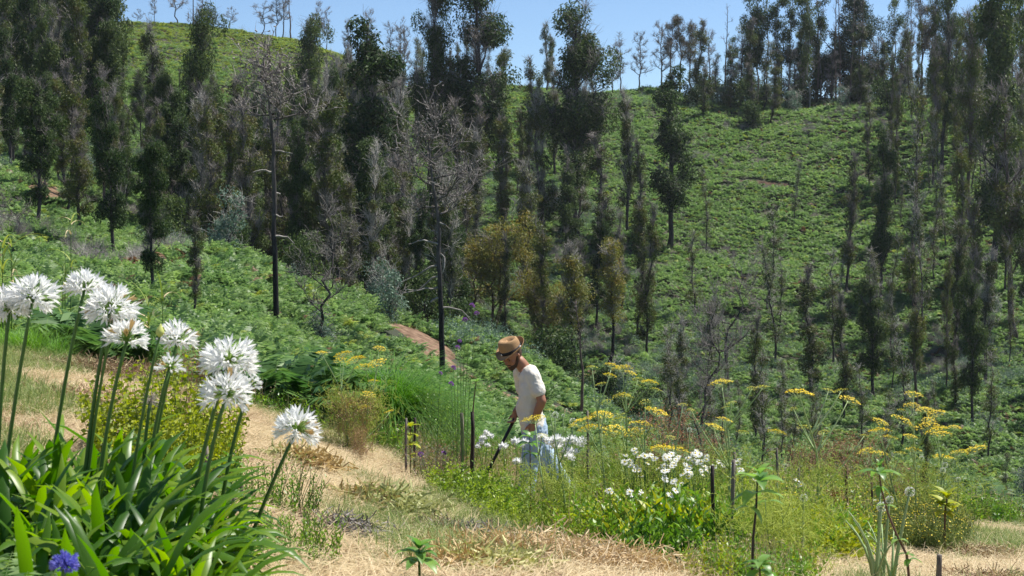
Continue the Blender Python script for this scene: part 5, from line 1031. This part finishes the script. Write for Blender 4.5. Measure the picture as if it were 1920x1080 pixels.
# ---- ferns, tussock and canes along the terrace edge
M['fern'] = leafm('dark_fern', (.05, .12, .03), (.13, .24, .06), trans=.35, objvar=.3, rough=.45)
def fern(px, Y, n, L, label, mat='fern', el=(.7, 1.35)):
    t = thing('fern_plant', label, 'fern', G(px, Y))
    for i in range(n):
        mb = MB(); frond(mb, (0, 0, 0), i*2.4+U(-.3, .3), U(*el), L*U(.75, 1.15), 20, .005, U(1.0, 1.7), .30, seg=7); ob('frond', mb.mesh('frond', M[mat]), t)
for px, Y, n, L, lb in [(505, 17.2, 30, 1.2, 'left large fern behind the lone white agapanthus'), (545, 16.9, 32, 1.15, 'middle large fern with drooping grey green fronds'), (590, 17.2, 32, 1.25, 'right large fern beside the ochre umbels'), (150, 17.6, 24, 1.1, 'dark fern behind the second white agapanthus'), (215, 17.8, 20, 1.0, 'fern behind the lime shrub'),
     (455, 17.8, 20, 1.1, 'fern just right of the tallest white heads'), (620, 18.0, 24, 1.2, 'fern rising behind the ochre umbels'), (820, 17.8, 14, .7, 'fern right of the tussock by the thin green broom'), (945, 18, 12, .7, 'low fern behind the man')]:
    fern(px, Y, n, L, lb)
def tussock(px, Y, n, L, w, label, mat='grass_dk', spread=1.0, name='grass_tussock', scl=1):
    r = np.random.RandomState(int(px)); mb = MB(); az = r.uniform(0, 6.28, n); el = r.uniform(.75, 1.5, n); A = np.stack([r.normal(0, .07, n), r.normal(0, .07, n), np.zeros(n)], 1); l = L*r.uniform(.6, 1.1, n); seg = 7
    for s in range(seg):
        D = np.stack([np.cos(az)*np.cos(el), np.sin(az)*np.cos(el), np.sin(el)], 1); B = A+D*(l/seg)[:, None]; S = np.stack([-np.sin(az), np.cos(az), np.zeros(n)], 1)*w/2
        k0, k1 = 1-(s/seg)**2, 1-((s+1)/seg)**2+.03; mb.add(np.stack([A-S*k0, A+S*k0, B+S*k1, B-S*k1], 1), np.arange(4*n).reshape(n, 4)); A = B; el = el-spread*r.uniform(.15, .4, n)
    t = thing(name, label, 'grass', G(px, Y), 0, None, scl); o = ob('blades', mb.mesh('blades', M[mat]), t); o['kind'] = 'stuff'
tussock(735, 17.2, 2600, 1.7, .010, 'big fountain of bright green tussock grass right of the ochre umbels'); tussock(690, 17.7, 1500, 1.5, .010, 'second green tussock just left of the big one'); tussock(775, 17.8, 1300, 1.4, .010, 'smaller green tussock right of the big one')
tussock(55, 15.4, 500, .55, .006, 'tall green grass tuft at the left edge below the white heads', spread=.7); tussock(105, 15.8, 400, .5, .006, 'green grass tuft behind the second agapanthus stem', spread=.7); tussock(10, 15.8, 400, .5, .006, 'green grass tuft cut by the left edge', spread=.7); tussock(485, 16.6, 260, .4, .006, 'low green grass tuft in front of the large ferns', spread=.7)
tussock(745, 16.6, 34, .95, .022, 'broad bladed pale grass arching out of the tussock', 'bracken_y', .9)
broom = brush(9, .8, 1.15, 45, 'midgreen', 'stem', 1400, .035, .006)
plant(broom, 'broom_shrub', 'wiry green broom shrub left of the two square stakes', 'shrub', 835, 14.6, scl=(.75, .75, .85)); plant(broom, 'broom_shrub', 'wiry green broom shrub behind the blackened stake', 'shrub', 865, 15.8, scl=(.6, .6, .7))
verb = lambda pts, px, Y, lb: flowers(px, Y, pts, lb, 'verbena_plant', 'verbena', [pom_v], scl=1.0)
mb = MB(); dd = rdir(60, np.random.RandomState(4), -.2, 1); leaves(mb, dd*.012, dd, .014, .012, rng=np.random.RandomState(1)); pom_v = mb.mesh('purple_flower', M['purple'])
verb([(885, 573), (894, 588), (862, 640), (858, 652), (872, 600), (850, 690), (846, 720)], 850, 12.8, 'thin verbena stems with purple tips above the square stakes'); verb([(789, 852), (832, 850), (826, 700)], 826, 13.1, 'low purple flowers in the dark brush by the stakes')
def cane(px, Y, top, nleaf, L, label, lean=0):
    g = G(px, Y); t = thing('cane_plant', label, 'cane', g); c = P(px+lean, top, Y)-g; mb = MB(); seq = [c*f for f in np.linspace(0, 1, 7)]; tube(mb, seq, np.linspace(.012, .004, 7), 6); ob('stem', mb.mesh('stem', M['stem'], True), t)
    for i in range(nleaf):
        f = U(.45, 1); ob('leaf', CANE[i % 3], t, c*f, (0, 0, U(0, 6.28)), L*U(.7, 1.2))
def cane_leaf(seed, el, dr, mat):
    mb = MB(); p = np.zeros(3); e = el; V = []
    for i in range(7):
        t = i/6; w = .05*(1-t**1.5)+.002; V += [p+[0, w/2, w*.2], p.copy(), p+[0, -w/2, w*.2]]; p = p+np.array([math.cos(e), 0, math.sin(e)])/6; e -= dr/6
    F = []
    for i in range(6): b = 3*i; F += [[b, b+3, b+4, b+1], [b+1, b+4, b+5, b+2]]
    mb.add(V, F); return mb.mesh('leaf', M[mat], True)
CANE = [cane_leaf(0, .9, 1.6, 'bracken_y'), cane_leaf(1, 1.3, 1.0, 'bracken_y'), cane_leaf(2, .5, 1.4, 'straw')]
cane(133, 19.5, 400, 9, .45, 'tall thin cane with long leaves at the upper left of the flowers'); cane(122, 19.5, 470, 5, .35, 'short cane left of the tall one'); cane(5, 18.5, 450, 14, .55, 'leafy cane clump at the left edge'); cane(22, 18.8, 455, 10, .5, 'second leafy cane near the left edge')
cane(278, 18.6, 560, 16, .5, 'cane with fan of long pale leaves above the small agapanthus heads'); cane(305, 18.8, 555, 10, .5, 'cane with spiky leaves right of the fan'); cane(118, 19.2, 500, 8, .5, 'low grassy cane between the white heads')
# wild flowers and weeds nobody could count
def wf_mesh(seed, n, h, fm, sm, dots):
    r = np.random.RandomState(seed); mb = MB(); A = np.stack([r.normal(0, .09, n), r.normal(0, .09, n), np.zeros(n)], 1); B = A+np.stack([r.normal(0, .04, n), r.normal(0, .04, n), h*r.uniform(.5, 1, n)], 1); segs(mb, A, B, .0018, .0012, 3, 0)
    c = np.repeat((A+B)/2, 6, 0)+r.normal(0, 1, (n*6, 3))*[.02, .02, h*.2]; leaves(mb, c, rdir(n*6, r)+[0, 0, .6], .035, .006, 0, rng=r)
    if dots: k = n//2; D = nrm(rdir(k, r)*.4+[0, -.3, 1]); S = nrm(np.cross(D, r.normal(size=(k, 3)))); T = np.cross(D, S); C = B[:k]; s = .0075; mb.add(np.stack([C-S*s, C-T*s, C+S*s, C+T*s], 1), np.arange(4*k).reshape(k, 4), 1)
    return mb.mesh('weed', [M[sm], M[fm]])
LFC = [leafy_mesh(60, .34, .34, 16, 12, .06, .022, 'lime', up=.7)[1][1], leafy_mesh(61, .34, .36, 16, 12, .07, .02, 'midgreen', up=.9)[1][1], leafy_mesh(62, .3, .4, 14, 16, .035, .012, 'herb', up=.7)[1][1], leafy_mesh(63, .3, .38, 14, 14, .03, .012, 'dock', up=.7)[1][1]]
WF = [wf_mesh(1, 26, .36, 'yellow', 'grass', 1), wf_mesh(2, 26, .3, 'yellow', 'grass', 0), wf_mesh(3, 20, .34, 'yellow', 'straw', 0), wf_mesh(4, 24, .42, 'yellow', 'herb', 0), wf_mesh(5, 16, .35, 'dock', 'dock', 0), wf_mesh(6, 24, .34, 'dock', 'midgreen', 0)]+LFC
def bed(name, n, pxr, Yr, kinds, label, cat, sc=(.8, 1.3), f=None):
    px, Y = NP.uniform(pxr[0], pxr[1], n), NP.uniform(Yr[0], Yr[1], n); X = (px-960)/FPX*Y
    if f is not None: k = f(px, Y); X, Y = X[k], Y[k]
    ks, ps = zip(*kinds); idx = NP.choice(ks, len(X), p=np.array(ps)/sum(ps)); scatter(name, np.stack([X, Y, terr(X, Y)], 1), NP.uniform(*sc, len(X)), idx, WF, label, cat, .15)
bed('yellow_wildflowers', 1000, (1575, 1800), (10.6, 16.2), [(0, 7), (1, 2), (2, 1)], 'mat of small yellow wildflowers in thin green stems at the right', 'wildflowers', (.6, 1.05))
bed('wildflower_weeds', 750, (1400, 1620), (10.5, 16.5), [(0, 1.2), (1, 1), (2, 2.5), (6, 2), (7, 2.5), (8, 2), (9, .6)], 'green and straw coloured weeds left of the yellow wildflowers', 'weeds')
bed('bed_weeds', 850, (1060, 1440), (10.2, 16.5), [(1, .3), (2, 1.5), (4, .8), (5, .5), (6, 4), (7, 4), (8, 3), (9, .7)], 'mixed green, lime and rusty weeds filling the garden bed', 'weeds', (.5, .95), lambda px, Y: px > 1060+(12-Y)*20)
bed('front_weeds', 420, (1085, 1600), (8.7, 11.2), [(6, 5), (7, 4), (8, 3), (2, 1.2), (9, .5)], 'bright lime and green leafy weeds along the front of the garden bed', 'weeds', (.7, 1.3), lambda px, Y: Y > 8.7+np.clip((px-1400)/400, 0, 1)*1.2)
bed('edge_weeds', 1600, (440, 1900), (15.8, 18.6), [(1, 4), (2, 3), (5, 2), (7, 3), (8, 2)], 'green weeds and grass along the outer edge of the terrace', 'weeds', (.7, 1.3))
bed('stubble_weeds', 150, (790, 1060), (12.8, 16.5), [(1, 2), (2, 5), (3, 2)], 'weeds around the short stakes behind the herb patch', 'weeds', (.5, .9))
bed('corner_weeds', 160, (1320, 1500), (6.5, 9), [(2, 3), (6, 3), (7, 3)], 'weeds around the foot of the tall stakes', 'weeds', (.4, .8))
# ================================================================ the man
M['skin'] = plain('tanned_skin', (.30, .135, .075), .5, .4, noise=(9, (.35, .16, .09), .15))
M['beard'] = plain('dark_stubble', (.075, .045, .03), .8, .2)
M['shirt'] = plain('off_white_cotton', (.68, .62, .53), .9, .15, noise=(16, (.72, .67, .59), 1.0))
M['jeans'] = plain('pale_blue_denim', (.33, .43, .55), .85, .2, noise=(5, (.42, .52, .63), .6))
M['hat'] = plain('woven_straw', (.52, .33, .17), .8, .2)
nt = M['hat'].node_tree; N, L = nt.nodes, nt.links; bs = [n for n in N if n.type == 'BSDF_PRINCIPLED'][0]
tc = N.new('ShaderNodeTexCoord'); wv = N.new('ShaderNodeTexWave'); wv.wave_type = 'BANDS'; wv.bands_direction = 'Z'; wv.inputs['Scale'].default_value = 55; wv.inputs['Distortion'].default_value = 6; wv.inputs['Detail'].default_value = 3; L.new(tc.outputs['Object'], wv.inputs['Vector'])
L.new(mixc(N, L, wv.outputs[1], (.24, .135, .06), (.50, .32, .165)), bs.inputs['Base Color'])
bp = N.new('ShaderNodeBump'); bp.inputs['Strength'].default_value = .5; bp.inputs['Distance'].default_value = .004; L.new(wv.outputs[1], bp.inputs['Height']); L.new(bp.outputs[0], bs.inputs['Normal'])
M['band'] = plain('black_ribbon', (.012, .012, .014), .6, .3); M['white_print'] = plain('white_print', (.7, .7, .7), .7, .2); M['grey_print'] = plain('grey_print', (.28, .32, .36), .8, .2)
M['boot'] = plain('work_boot', (.10, .065, .04), .7, .3); M['tool'] = plain('black_handle', (.018, .015, .015), .45, .4); M['steel'] = plain('worn_steel', (.35, .34, .33), .45, .5, .8)
MY = 13.6
MG = G(992, MY); man = thing('person', 'man in straw hat, off white t-shirt and pale jeans bending over garden plants', 'person', MG)
mpx, mpy = pixel(MG.x, MG.y, MG.z)
def J(px, py, d=0.): return P(px, py, MY+d)-MG
def ball(mb, c, r, sc=(1, 1, 1), rot=None, n=12):
    k = n; V, F = [], []; c = np.array(tuple(c))
    for i in range(k+1):
        th = math.pi*i/k
        for j in range(2*k): a = math.pi*j/k; V.append([math.sin(th)*math.cos(a)*r*sc[0], math.sin(th)*math.sin(a)*r*sc[1], math.cos(th)*r*sc[2]])
    V = np.array(V)
    if rot is not None: V = V@np.array(rot.to_matrix()).T
    for i in range(k):
        for j in range(2*k): F.append([i*2*k+j, (i+1)*2*k+j, (i+1)*2*k+(j+1) % (2*k), i*2*k+(j+1) % (2*k)])
    mb.add(V+c, F)
def limbs(mb, pts, rad, sq=None, n=14):
    """capsule chain; sq = (side vector, factor) flattens the section"""
    pts = np.array([tuple(p) for p in pts]); t = np.linspace(0, 1, len(pts)); T = np.linspace(0, 1, (len(pts)-1)*6+1); Q = np.stack([np.interp(T, t, pts[:, i]) for i in range(3)], 1); Rr = np.interp(T, t, rad)
    for _ in range(3): Q[1:-1] = (Q[:-2]+Q[1:-1]+Q[2:])/3; Rr[1:-1] = (Rr[:-2]+Rr[1:-1]+Rr[2:])/3
    b = len(mb.v); tube(mb, Q, Rr, n); ball(mb, Q[0], Rr[0]*.99); ball(mb, Q[-1], Rr[-1]*.99)
def remesh(name, mb, mat, vox, parent, smooth=6, disp=None):
    me = mb.mesh(name, mat, True); o = ob(name, me, parent); md = o.modifiers.new('skin', 'REMESH'); md.mode = 'VOXEL'; md.voxel_size = vox; md.use_smooth_shade = True
    s = o.modifiers.new('smooth', 'SMOOTH'); s.factor = .5; s.iterations = smooth
    if disp:
        tx = bpy.data.textures.new(name+'_folds', 'CLOUDS'); tx.noise_scale = disp[0]; tx.noise_depth = 2; d = o.modifiers.new('folds', 'DISPLACE'); d.texture = tx; d.strength = disp[1]; d.mid_level = .5
    return o
# joints; he faces left, his left side is nearer to the camera
sh_l, sh_r = J(1000, 704, -.15), J(974, 698, .17); nk = J(983, 690, .0); hip = J(1004, 806, 0); hl, hr = J(1003, 812, -.09), J(999, 812, .09)
kl, kr = J(993, 872, -.14), J(1032, 868, .10); al, ar = Vector((J(985, 940, -.12).x, -.12, .09)), Vector((J(1068, 930, .1).x, .12, .10))
el_l, wr_l = J(1016, 752, -.24), J(1000, 792, -.20); el_r, wr_r = J(985, 750, .24), J(966, 772, .10)
hd = J(960, 667, -.02); body = MB()
fw = Vector((-.62, -.62, -.47)).normalized()      # where the face looks: left, towards us and down
side = fw.cross(Vector((0, 0, 1))).normalized(); hup = side.cross(fw).normalized(); HM = Matrix((side, -fw, hup)).transposed(); hq = HM.to_quaternion()
def HP(x, f, z): return hd+side*x+fw*f+hup*z       # head space: side, forward, up
ball(body, HP(0, -.008, .03), .098, (.80, 1.0, 1.0), hq); ball(body, HP(0, .022, -.045), .070, (.86, 1.0, 1.05), hq); ball(body, HP(0, .052, -.095), .030, (1.1, 1, .8), hq)
limbs(body, [HP(0, .083, .012), HP(0, .104, -.022), HP(0, .098, -.034)], [.009, .014, .012]); limbs(body, [HP(-.038, .078, .020), HP(0, .090, .024), HP(.038, .078, .020)], [.011, .010, .011])
limbs(body, [HP(-.022, .080, -.062), HP(0, .090, -.060), HP(.022, .080, -.062)], [.007, .008, .007]); limbs(body, [HP(-.020, .078, -.072), HP(0, .087, -.073), HP(.020, .078, -.072)], [.007, .009, .007])
for s in (-1, 1): ball(body, HP(s*.048, .062, -.022), .020, (1, 1, .8), hq); limbs(body, [HP(s*.080, -.006, .018), HP(s*.086, -.016, .0), HP(s*.078, -.004, -.030)], [.013, .012, .009])
limbs(body, [HP(0, -.03, -.05), nk.lerp(hd, .45)+Vector((.015, 0, 0)), nk+Vector((.02, 0, -.03))], [.060, .060, .066])
chest, waist = J(997, 735, 0), J(1000, 785, 0)
for off, r_ in ((-.07, .115), (.07, .115)): limbs(body, [nk+Vector((.02, off, -.06)), chest+Vector((0, off*1.1, 0)), waist+Vector((0, off*.8, 0)), hip+Vector((0, off, 0))], [.07, r_-.02, .095, .10])
for S_, E_, W_ in ((sh_l, el_l, wr_l), (sh_r, el_r, wr_r)): limbs(body, [S_, S_.lerp(E_, .5), E_], [.058, .052, .043]); limbs(body, [E_, E_.lerp(W_, .35), W_], [.044, .043, .029])
for Hh, K_, A_ in ((hl, kl, al), (hr, kr, ar)): limbs(body, [Hh, K_], [.088, .058]); limbs(body, [K_, K_.lerp(A_, .35), A_], [.057, .056, .038]); limbs(body, [A_, A_+Vector((-.05, 0, -.05)), A_+Vector((-.17, -.02, -.065))], [.038, .036, .028])
def hand(w, d, palm_n, curl, thumb_sign, size=1.0):
    d = d.normalized(); pn = (palm_n-d*palm_n.dot(d)).normalized(); s = d.cross(pn).normalized(); c = w+d*.045; 
    for q in (-.022, -.008, .008, .022): limbs(body, [w, w+d*.04+s*q, w+d*.085+s*q*1.25], [.020, .015, .0115], n=8)
    for i, q in enumerate((-.030, -.010, .010, .029)):
        L_ = (.070, .082, .077, .060)[i]*size; p = w+d*.085+s*q; pts = [p]; dd = d.copy()
        for k, f in enumerate((.42, .33, .25)): dd = (dd*math.cos(curl[k])+pn*math.sin(curl[k])).normalized(); p = p+dd*L_*f; pts.append(p)
        limbs(body, pts, [.0105, .0095, .0088, .0075], n=8)
    p = w+d*.02-s*thumb_sign*.022; q1 = p+(d*.7-s*thumb_sign*.6+pn*.35).normalized()*.045; q2 = q1+(d*.85-s*thumb_sign*.1+pn*.55).normalized()*.032; limbs(body, [p, q1, q2], [.016, .0125, .009], n=8)
hand(wr_l, Vector((-.18, -.05, -1)), Vector((-.5, .8, 0)), (.35, .5, .4), 1)
grip = wr_r+Vector((-.01, -.02, -.075)); tool_d = (J(937, 835, -.05)-J(967, 776, 0.0)).normalized()
hand(wr_r, Vector((-.12, -.1, -1)), Vector((-1, -.5, .1)), (1.0, 1.2, .9), -1)
remesh('body', body, M['skin'], .0075, man, 3)
# beard and hair
bd = MB(); ball(bd, HP(0, .028, -.074), .066, (.88, .98, .72), hq); ball(bd, HP(0, .055, -.100), .034, (1.05, 1, .8), hq)
for s in (-1, 1): limbs(bd, [HP(s*.074, .004, .0), HP(s*.068, .018, -.045), HP(s*.045, .045, -.085)], [.012, .014, .018])
remesh('beard', bd, M['beard'], .006, man, 2, (.01, .004))
mo = MB(); limbs(mo, [HP(-.028, .083, -.056), HP(0, .097, -.050), HP(.028, .083, -.056)], [.006, .007, .006]); remesh('moustache', mo, M['beard'], .004, man, 1)
ha = MB(); ball(ha, HP(0, -.026, .02), .098, (.84, .90, .98), hq); remesh('hair', ha, M['beard'], .007, man, 2)
for s in (-1, 1): e_ = MB(); limbs(e_, [HP(s*.048, .082, .012), HP(s*.028, .092, .016)], [.003, .003]); ob('eyebrow', e_.mesh('eyebrow', M['beard'], True), man); e_ = MB(); ball(e_, HP(s*.032, .078, -.004), .0065, n=8); ob('eye', e_.mesh('eye', plain('eye_dark', (.03, .02, .015), .3), True), man)
# hat (worn, rests on the head)
hat = thing('straw_hat', 'woven straw trilby hat with black ribbon on the man\'s head', 'hat', MG); HC = HP(0, -.012, .058); tilt = hup*.96-fw*.02; HMt = Matrix((side, -fw, hup)).transposed()
def hat_pt(x, y, z): return tuple(HC+HMt@Vector((x, y, z)))
mb = MB(); n = 40; rings = []
prof = [(1.50, .012), (1.49, .008), (1.34, .0), (1.16, -.004), (1.03, .002), (1.0, .01), (.985, .05), (.95, .085), (.90, .108), (.80, .120), (.55, .112), (.25, .104), (.0, .100)]
for (rr, z) in prof:
    ring = []
    for j in range(n):
        a = 2*math.pi*j/n; cx, cy = math.cos(a)*.092*rr, math.sin(a)*.112*rr; zz = z
        if rr > 1.1: zz += (rr-1.05)*(.05*abs(math.cos(a))**2 + (.09 if math.sin(a) > 0 else -.06)*abs(math.sin(a))**2); cx *= .96
        if z > .06:     # pinched front and dented top
            fr_ = max(0, -math.sin(a)); cx *= 1-.22*fr_*(z/.12)*abs(math.cos(a))**.5; zz -= .035*(1-fr_*1.0)*max(0, (1-rr))**1.0*1.2; zz += .012*fr_ - .012*max(0, math.sin(a))
        ring.append(hat_pt(cx, cy, zz))
    rings.append(ring)
V = [p for r_ in rings for p in r_]; F = [[i*n+j, i*n+(j+1) % n, (i+1)*n+(j+1) % n, (i+1)*n+j] for i in range(len(prof)-1) for j in range(n)]; mb.add(V, F)
hm = ob('hat_body', mb.mesh('hat_body', M['hat'], True), hat); sm = hm.modifiers.new('thick', 'SOLIDIFY'); sm.thickness = .004
mb = MB(); V = []; 
for z, q in ((.0, 1.075), (.034, 1.045)):
    for j in range(n): a = 2*math.pi*j/n; V.append(hat_pt(math.cos(a)*.092*q, math.sin(a)*.112*q, z))
mb.add(V, [[j, (j+1) % n, n+(j+1) % n, n+j] for j in range(n)]); b_ = ob('hat_band', mb.mesh('hat_band', M['band'], True), hat); sm = b_.modifiers.new('thick', 'SOLIDIFY'); sm.thickness = .003; sm.offset = 1
def bandlogo(a0, w):
    mb = MB(); V = [hat_pt(math.cos(a)*.1005, math.sin(a)*.1225, z) for z, a in ((.012, a0), (.012, a0+w), (.026, a0+w*.75), (.026, a0+w*.25))]; mb.add(V, [[0, 1, 2, 3]]); o = ob('band_patch', mb.mesh('band_patch', M['white_print']), hat); s_ = o.modifiers.new('thick', 'SOLIDIFY'); s_.thickness = .002
bandlogo(-1.6, .22); bandlogo(2.6, .3)
# t-shirt
ts = MB(); up = Vector((0, 0, 1))
for off in (-.075, 0, .075): limbs(ts, [nk+Vector((.025, off, -.035-abs(off)*.5)), J(998, 730, 0)+Vector((-.012, off*1.05, 0)), J(996, 775, 0)+Vector((-.01, off*.95, 0)), J(1000, 795, 0)+Vector((0, off*1.0, 0))], [.078, .118, .116, .126])
ball(ts, nk+Vector((.045, 0, -.08)), .11, (1.0, 1.25, .7)); bl = J(984, 765, 0); ball(ts, bl+Vector((.015, 0, 0)), .112, (.9, 1.1, 1.3))
for S_, E_ in ((sh_l, el_l), (sh_r, el_r)): q = S_.lerp(E_, .62); limbs(ts, [nk.lerp(S_, .55)+Vector((.01, 0, -.01)), S_, S_.lerp(E_, .3), q], [.080, .070, .066, .070])
sht = remesh('t_shirt', ts, M['shirt'], .008, man, 3, (.06, .020))
hemc = MB(); limbs(hemc, [J(1000, 792, 0), J(1001, 800, 0)], [.10, .10])
# jeans
je = MB()
for Hh, K_, A_ in ((hl, kl, al), (hr, kr, ar)): limbs(je, [Hh+Vector((0, 0, .03)), Hh.lerp(K_, .5), K_, K_.lerp(A_, .5), A_+Vector((0, 0, -.01))], [.118, .102, .086, .080, .082])
for off in (-.07, .07): limbs(je, [J(1003, 790, 0)+Vector((0, off, 0)), hip+Vector((.005, off, 0)), hip+Vector((.005, off, -.06))], [.105, .118, .110])
remesh('jeans', je, M['jeans'], .0085, man, 4, (.05, .026))
for A_, nm in ((al, -1), (ar, 1)):
    bt = MB(); limbs(bt, [A_+Vector((.03, 0, -.03)), A_+Vector((.0, 0, -.045)), A_+Vector((-.12, -.02, -.055)), A_+Vector((-.19, -.03, -.062))], [.045, .05, .046, .034]); remesh('boot', bt, M['boot'], .008, man, 2)
mb = MB(); c0 = J(966, 716, -.135); 
mb2 = MB(); ball(mb2, sh_l*.0+J(977, 717, -.165), .012, (1, .25, 1), n=8); 
# the long handled hoe in his right hand
hoe = thing('garden_hoe', 'black handled hoe held in the man\'s right hand, blade hidden in plants', 'hoe', MG)
top = grip-tool_d*.10; end = grip+tool_d*.30; k = 0
while True:
    end = grip+tool_d*(.3+.01*k); k += 1
    w_ = end+MG
    if w_.z < H(w_.x, w_.y)+.03 or k > 100: break
mb = MB(); tube(mb, [top, top.lerp(end, .5), end], [.016, .0155, .015], 10); ob('handle', mb.mesh('handle', M['tool'], True), hoe)
mb = MB(); box(mb, -.08, .08, -.004, .004, -.09, .02); ob('blade', mb.mesh('blade', M['steel']), hoe, end, (.5, .3, .6))

# ---------------------------------------------------------------- thin haze volume, added to give the valley depth
mb = MB(); box(mb, -330, 330, -40, 420, -62, 62)
hz = bpy.data.materials.new('thin_haze'); hz.use_nodes = True; nt = hz.node_tree
for n in list(nt.nodes): nt.nodes.remove(n)
pv = nt.nodes.new('ShaderNodeVolumePrincipled'); pv.inputs['Color'].default_value = (.86, .92, 1, 1); pv.inputs['Density'].default_value = .00013; pv.inputs['Anisotropy'].default_value = .3
o = nt.nodes.new('ShaderNodeOutputMaterial'); nt.links.new(pv.outputs[0], o.inputs['Volume'])
h = ob('haze', mb.mesh('haze', hz)); tag(h, 'thin haze added over the valley for depth', 'haze', kind='stuff')
